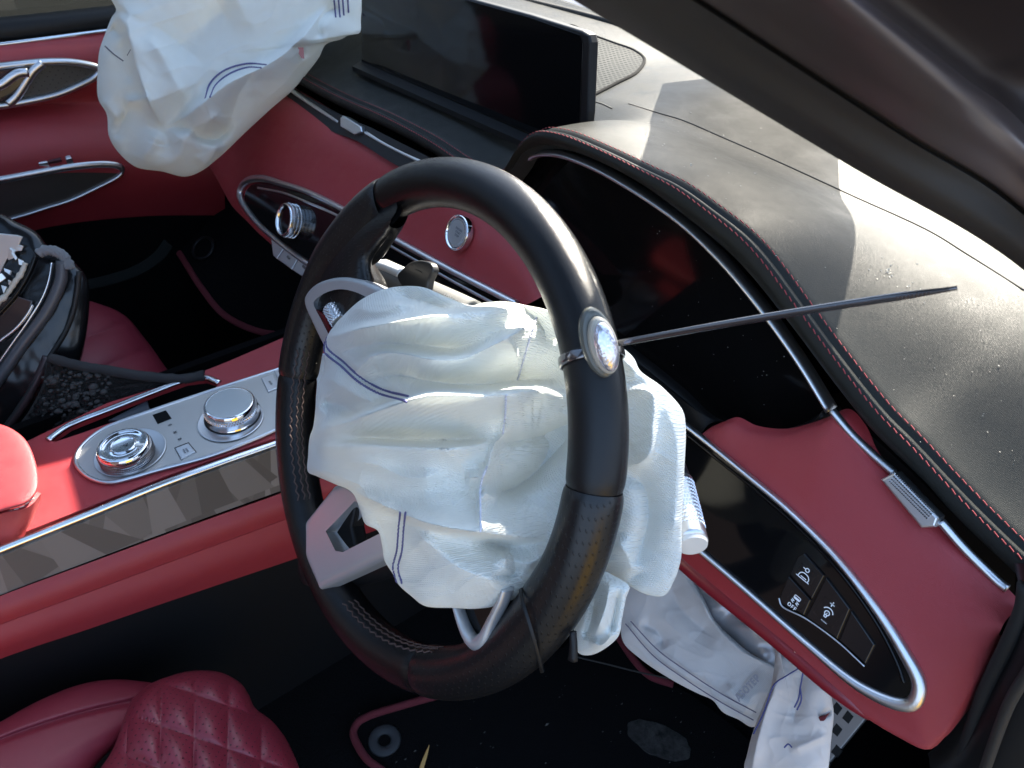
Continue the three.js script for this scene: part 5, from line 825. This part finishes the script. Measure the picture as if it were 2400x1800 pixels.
// ---------------------------------------------------------------- cable ties and oval badge on the rim
{
  const t = thing('cable_tie', 'long shiny black cable tie round the rim, tail pointing right', 'cable tie', wheelPt(47, RIM, 0));
  const loop = (d, n) => { const pts = []; for (let i = 0; i <= 28; i++) { const a = i / 28 * 2 * Math.PI; pts.push(wheelPt(d, RIM + Math.cos(a) * 0.0182, Math.sin(a) * 0.0182)); } pts.pop(); return bar(pts, 0.0028, 0.0007, { n: 60, closed: true, up: (p, u) => { const c = wheelPt(d, RIM, 0); return p.clone().sub(c).normalize(); }, square: 3 }); };
  const tieM = std(lin(0.14, 0.135, 0.14), 0.18, 0.85, { clearcoat: 1, clearcoatRoughness: 0.08 });
  part(t, 'tie_loop', loop(46.5), tieM);
  const a = on([1440, 806], WH, 0.012), b = on([2243, 675], PZ(-0.10));
  const m1 = a.clone().lerp(b, 0.35).add(V(0, 0.001, 0)), m2 = a.clone().lerp(b, 0.7).add(V(0, 0.001, 0));
  part(t, 'tie_tail', bar([a, m1, m2, b], u => u > 0.86 ? lerp(0.0017, 0.0007, (u - 0.86) / 0.14) : 0.0017, 0.0011, { n: 60, up: V(0.1, 0.5, 1), square: 1.1, seg: 24 }), tieM);
  { const gs = []; for (let i = 0; i < 9; i++) { const p = a.clone().lerp(b, 0.87 + i * 0.009).addScaledVector(V(0.2, 0.35, 1).normalize(), 0.0012); gs.push(new THREE.BoxGeometry(0.0004, 0.0016, 0.0008).translate(p.x, p.y, p.z)); } part(t, 'tail_ridges', merge(gs), tieM, { kind: 'stuff' }); }
  const t2 = thing('cable_tie', 'thin black cable tie round the lower right rim with its head hanging below', 'cable tie', wheelPt(-8, RIM, 0));
  part(t2, 'tie_loop', (() => { const pts = []; for (let i = 0; i < 28; i++) { const q = i / 28 * 2 * Math.PI, d = -12 - 6 * Math.cos(q) * 0.6 + 7 * Math.sin(q); pts.push(wheelPt(d, RIM + Math.cos(q) * 0.0205, Math.sin(q) * 0.0205)); } return bar(pts, 0.0011, 0.0006, { n: 70, closed: true, up: p => p.clone().sub(wheelPt(-12, RIM, 0)).normalize(), square: 2 }); })(), M.blackPlastic);
  part(t2, 'tie_head', bar(lift([[1343, 1480], [1344, 1520], [1342, 1548]], hubPl(0)), u => lerp(0.0014, 0.0028, u), 0.0022, { n: 8, up: WH.n, square: 3 }), M.blackPlastic);
  // oval badge
  const od = thing('oval_badge', 'oval grey plastic badge with iridescent mirror face tied to the rim', 'badge', on([1408, 806], WH, 0.02));
  const B = plane(0.75, 0.5, 0.42, ...on([1408, 806], WH, 0.016).toArray());
  const ov = (cx, cy, a, b, rot) => { const l = []; for (let i = 0; i < 36; i++) { const q = i / 36 * 2 * Math.PI, x = a * Math.cos(q), y = b * Math.sin(q); l.push([cx + x * Math.cos(rot) - y * Math.sin(rot), cy + x * Math.sin(rot) + y * Math.cos(rot)]); } return l; };
  const cl = std(lin(0.50, 0.52, 0.50), 0.25, 0, { transmission: 0.5, thickness: 0 });
  part(od, 'badge_base', plate(ov(1405, 804, 41, 85, -0.24), B, { off: 0.001, depth: 0.003, bevel: 0.003 }), std(lin(0.13, 0.135, 0.12), 0.22, 0, { transmission: 0.3, thickness: 0 }));
  part(od, 'badge_rim', plate(ov(1419, 811, 33, 69, -0.24), B, { off: 0.008, depth: 0.006, bevel: 0.003, n: 60 }), std(lin(0.40, 0.37, 0.31), 0.4));
  part(od, 'badge_face', pouch({ outline: ov(1421, 813, 27, 59, -0.24), centre: [1421, 813], pl: { n: B.n, d: B.d + 0.0082 }, front: (x, y, e) => 0.0045 * e + 0.0003 * perlin.noise(x / 6, y / 6, 3) * Math.min(1, e * 2), back: 0.002, nt: 60, nr: 20 }), std(lin(0.72, 0.70, 0.76), 0.26, 0.8, { iridescence: 1, iridescenceIOR: 1.8, iridescenceThicknessRange: [200, 500] }));
}
// ---------------------------------------------------------------- windscreen pillar and door frame at the right
{
  const p = thing('windscreen_pillar', 'blurred dark windscreen pillar crossing the top right corner', 'pillar', V(0.2, 0.2, -0.2));
  const L = (x0, y0, d0, x1, y1, d1) => { const a = atD([x0, y0], d0 * 0.68), b = atD([x1, y1], d1 * 0.70); return [a.clone().lerp(b, -0.25), a, a.clone().lerp(b, 0.5), b, a.clone().lerp(b, 1.25).add(V(0.05, -0.03, 0))]; };
  // rows from the windscreen side outwards; each line runs from the roof end (upper left) to the foot (right)
  const e0 = L(1345, 0, 0.36, 2400, 632, 0.58), e1 = L(1372, 0, 0.34, 2400, 604, 0.56), e2 = L(1425, 0, 0.33, 2400, 575, 0.55), e3 = L(1540, 0, 0.325, 2400, 530, 0.545), g0 = L(1622, 0, 0.32, 2400, 506, 0.54);
  part(p, 'pillar_trim', loft([L(1350, 0, 0.40, 2400, 626, 0.62), e0, e1, e2, e3, g0], 40, 30, 0), M.darkTrim);
  const g1 = L(1632, 0, 0.335, 2400, 500, 0.555), g2 = L(1650, 0, 0.335, 2400, 490, 0.555);
  part(p, 'door_seal', loft([g0, g1, g2], 40, 8, 0), M.rubber);
  const h0 = L(1652, 0, 0.318, 2400, 488, 0.538), h1 = L(1740, 0, 0.300, 2400, 428, 0.52), h2 = L(1840, 0, 0.286, 2400, 378, 0.505), h3 = L(1920, 0, 0.283, 2400, 340, 0.500), h4 = L(1985, 0, 0.290, 2400, 316, 0.512), h5 = L(2030, 0, 0.315, 2400, 292, 0.545);
  part(p, 'pillar_flange', loft([g2, h0, h1, h2, h3, h4, h5], 40, 50, 0), std(lin(0.085, 0.066, 0.066), 0.34, 0.4), { label: 'painted metal flange of the pillar' });
  const k0 = L(2150, 0, 0.36, 2400, 220, 0.60), k1 = L(2500, 0, 0.40, 2800, 150, 0.66), k2 = L(3100, -100, 0.50, 3400, 100, 0.75);
  part(p, 'outer_panel', loft([h5, k0, k1, k2], 40, 16, 0), std(lin(0.012, 0.006, 0.007), 0.5));
  // black trim that closes the dash end
  const s = thing('door_aperture_trim', 'black trim and rubber seal beside the right end of the dashboard', 'trim', V(0.35, -0.2, -0.25));
  part(s, 'side_cap', loft([lift([[2376, 1320], [2390, 1400], [2366, 1456], [2330, 1540], [2290, 1604], [2218, 1728], [2174, 1766]], PZ(-0.205)), lift([[2420, 1320], [2440, 1420], [2420, 1520], [2380, 1600], [2340, 1680], [2270, 1790], [2210, 1850]], PZ(-0.17)), lift([[2760, 1320], [2760, 1440], [2760, 1560], [2740, 1680], [2700, 1800], [2640, 1920], [2560, 2040]], PZ(-0.19))], 40, 16, 0), M.blackPlastic);
  part(s, 'rubber_seal', bar(lift([[2404, 1370], [2398, 1420], [2375, 1480], [2300, 1640], [2262, 1760], [2240, 1860]], PZ(-0.178)), 0.004, 0.004, { n: 40 }), M.rubber);
  part(s, 'seal_edge', bar(lift([[2420, 1560], [2370, 1640], [2330, 1740], [2300, 1830]], PZ(-0.16)), 0.003, 0.003, { n: 30 }), M.darkTrim);
  const ws = thing('windscreen', 'clear windscreen over the dashboard', 'windscreen', V(-0.37, 0.06, -0.67));
  part(ws, 'pane', loft([[V(-1.0, 0.052, -0.60), V(-0.37, 0.056, -0.69), V(0.30, 0.052, -0.60)], [V(-0.86, 0.50, -0.02), V(-0.37, 0.505, -0.05), V(0.17, 0.50, -0.02)]], 24, 12, 0), std(lin(1, 1, 1), 0.0, 0, { transmission: 1, thickness: 0, ior: 1.5 }));
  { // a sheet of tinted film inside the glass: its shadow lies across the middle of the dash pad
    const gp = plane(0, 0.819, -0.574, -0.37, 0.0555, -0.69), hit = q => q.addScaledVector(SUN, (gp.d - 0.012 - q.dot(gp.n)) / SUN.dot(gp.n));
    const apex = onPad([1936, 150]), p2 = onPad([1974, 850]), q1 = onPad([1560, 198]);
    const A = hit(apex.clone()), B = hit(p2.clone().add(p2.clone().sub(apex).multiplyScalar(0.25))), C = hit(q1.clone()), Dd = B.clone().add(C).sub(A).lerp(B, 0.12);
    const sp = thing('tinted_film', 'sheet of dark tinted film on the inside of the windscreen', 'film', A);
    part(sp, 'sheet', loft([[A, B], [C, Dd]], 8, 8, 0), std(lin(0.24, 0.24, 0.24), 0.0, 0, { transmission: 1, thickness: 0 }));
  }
  part(ws, 'base_seal', bar([V(-1.02, 0.045, -0.60), V(-0.37, 0.050, -0.69), V(0.32, 0.045, -0.60)], 0.006, 0.006, { n: 30 }), M.rubber);
  const bn = thing('bonnet', 'dark red bonnet ahead of the windscreen', 'bonnet', V(-0.37, -0.05, -1.3));
  part(bn, 'bonnet_panel', box(-1.1, 0.36, -0.10, -0.02, -1.9, -0.86, 0.03), std(lin(0.03, 0.006, 0.008), 0.25, 0, { clearcoat: 1 }));
  const lp = thing('passenger_pillar', 'windscreen pillar on the passenger side', 'pillar', V(-1.0, 0.2, -0.3));
  part(lp, 'pillar_post', bar([V(-1.06, 0.02, -0.66), V(-0.97, 0.27, -0.33), V(-0.90, 0.50, 0.0)], 0.04, 0.03, { n: 12 }), M.darkTrim);
}
renderer.render(scene, camera);
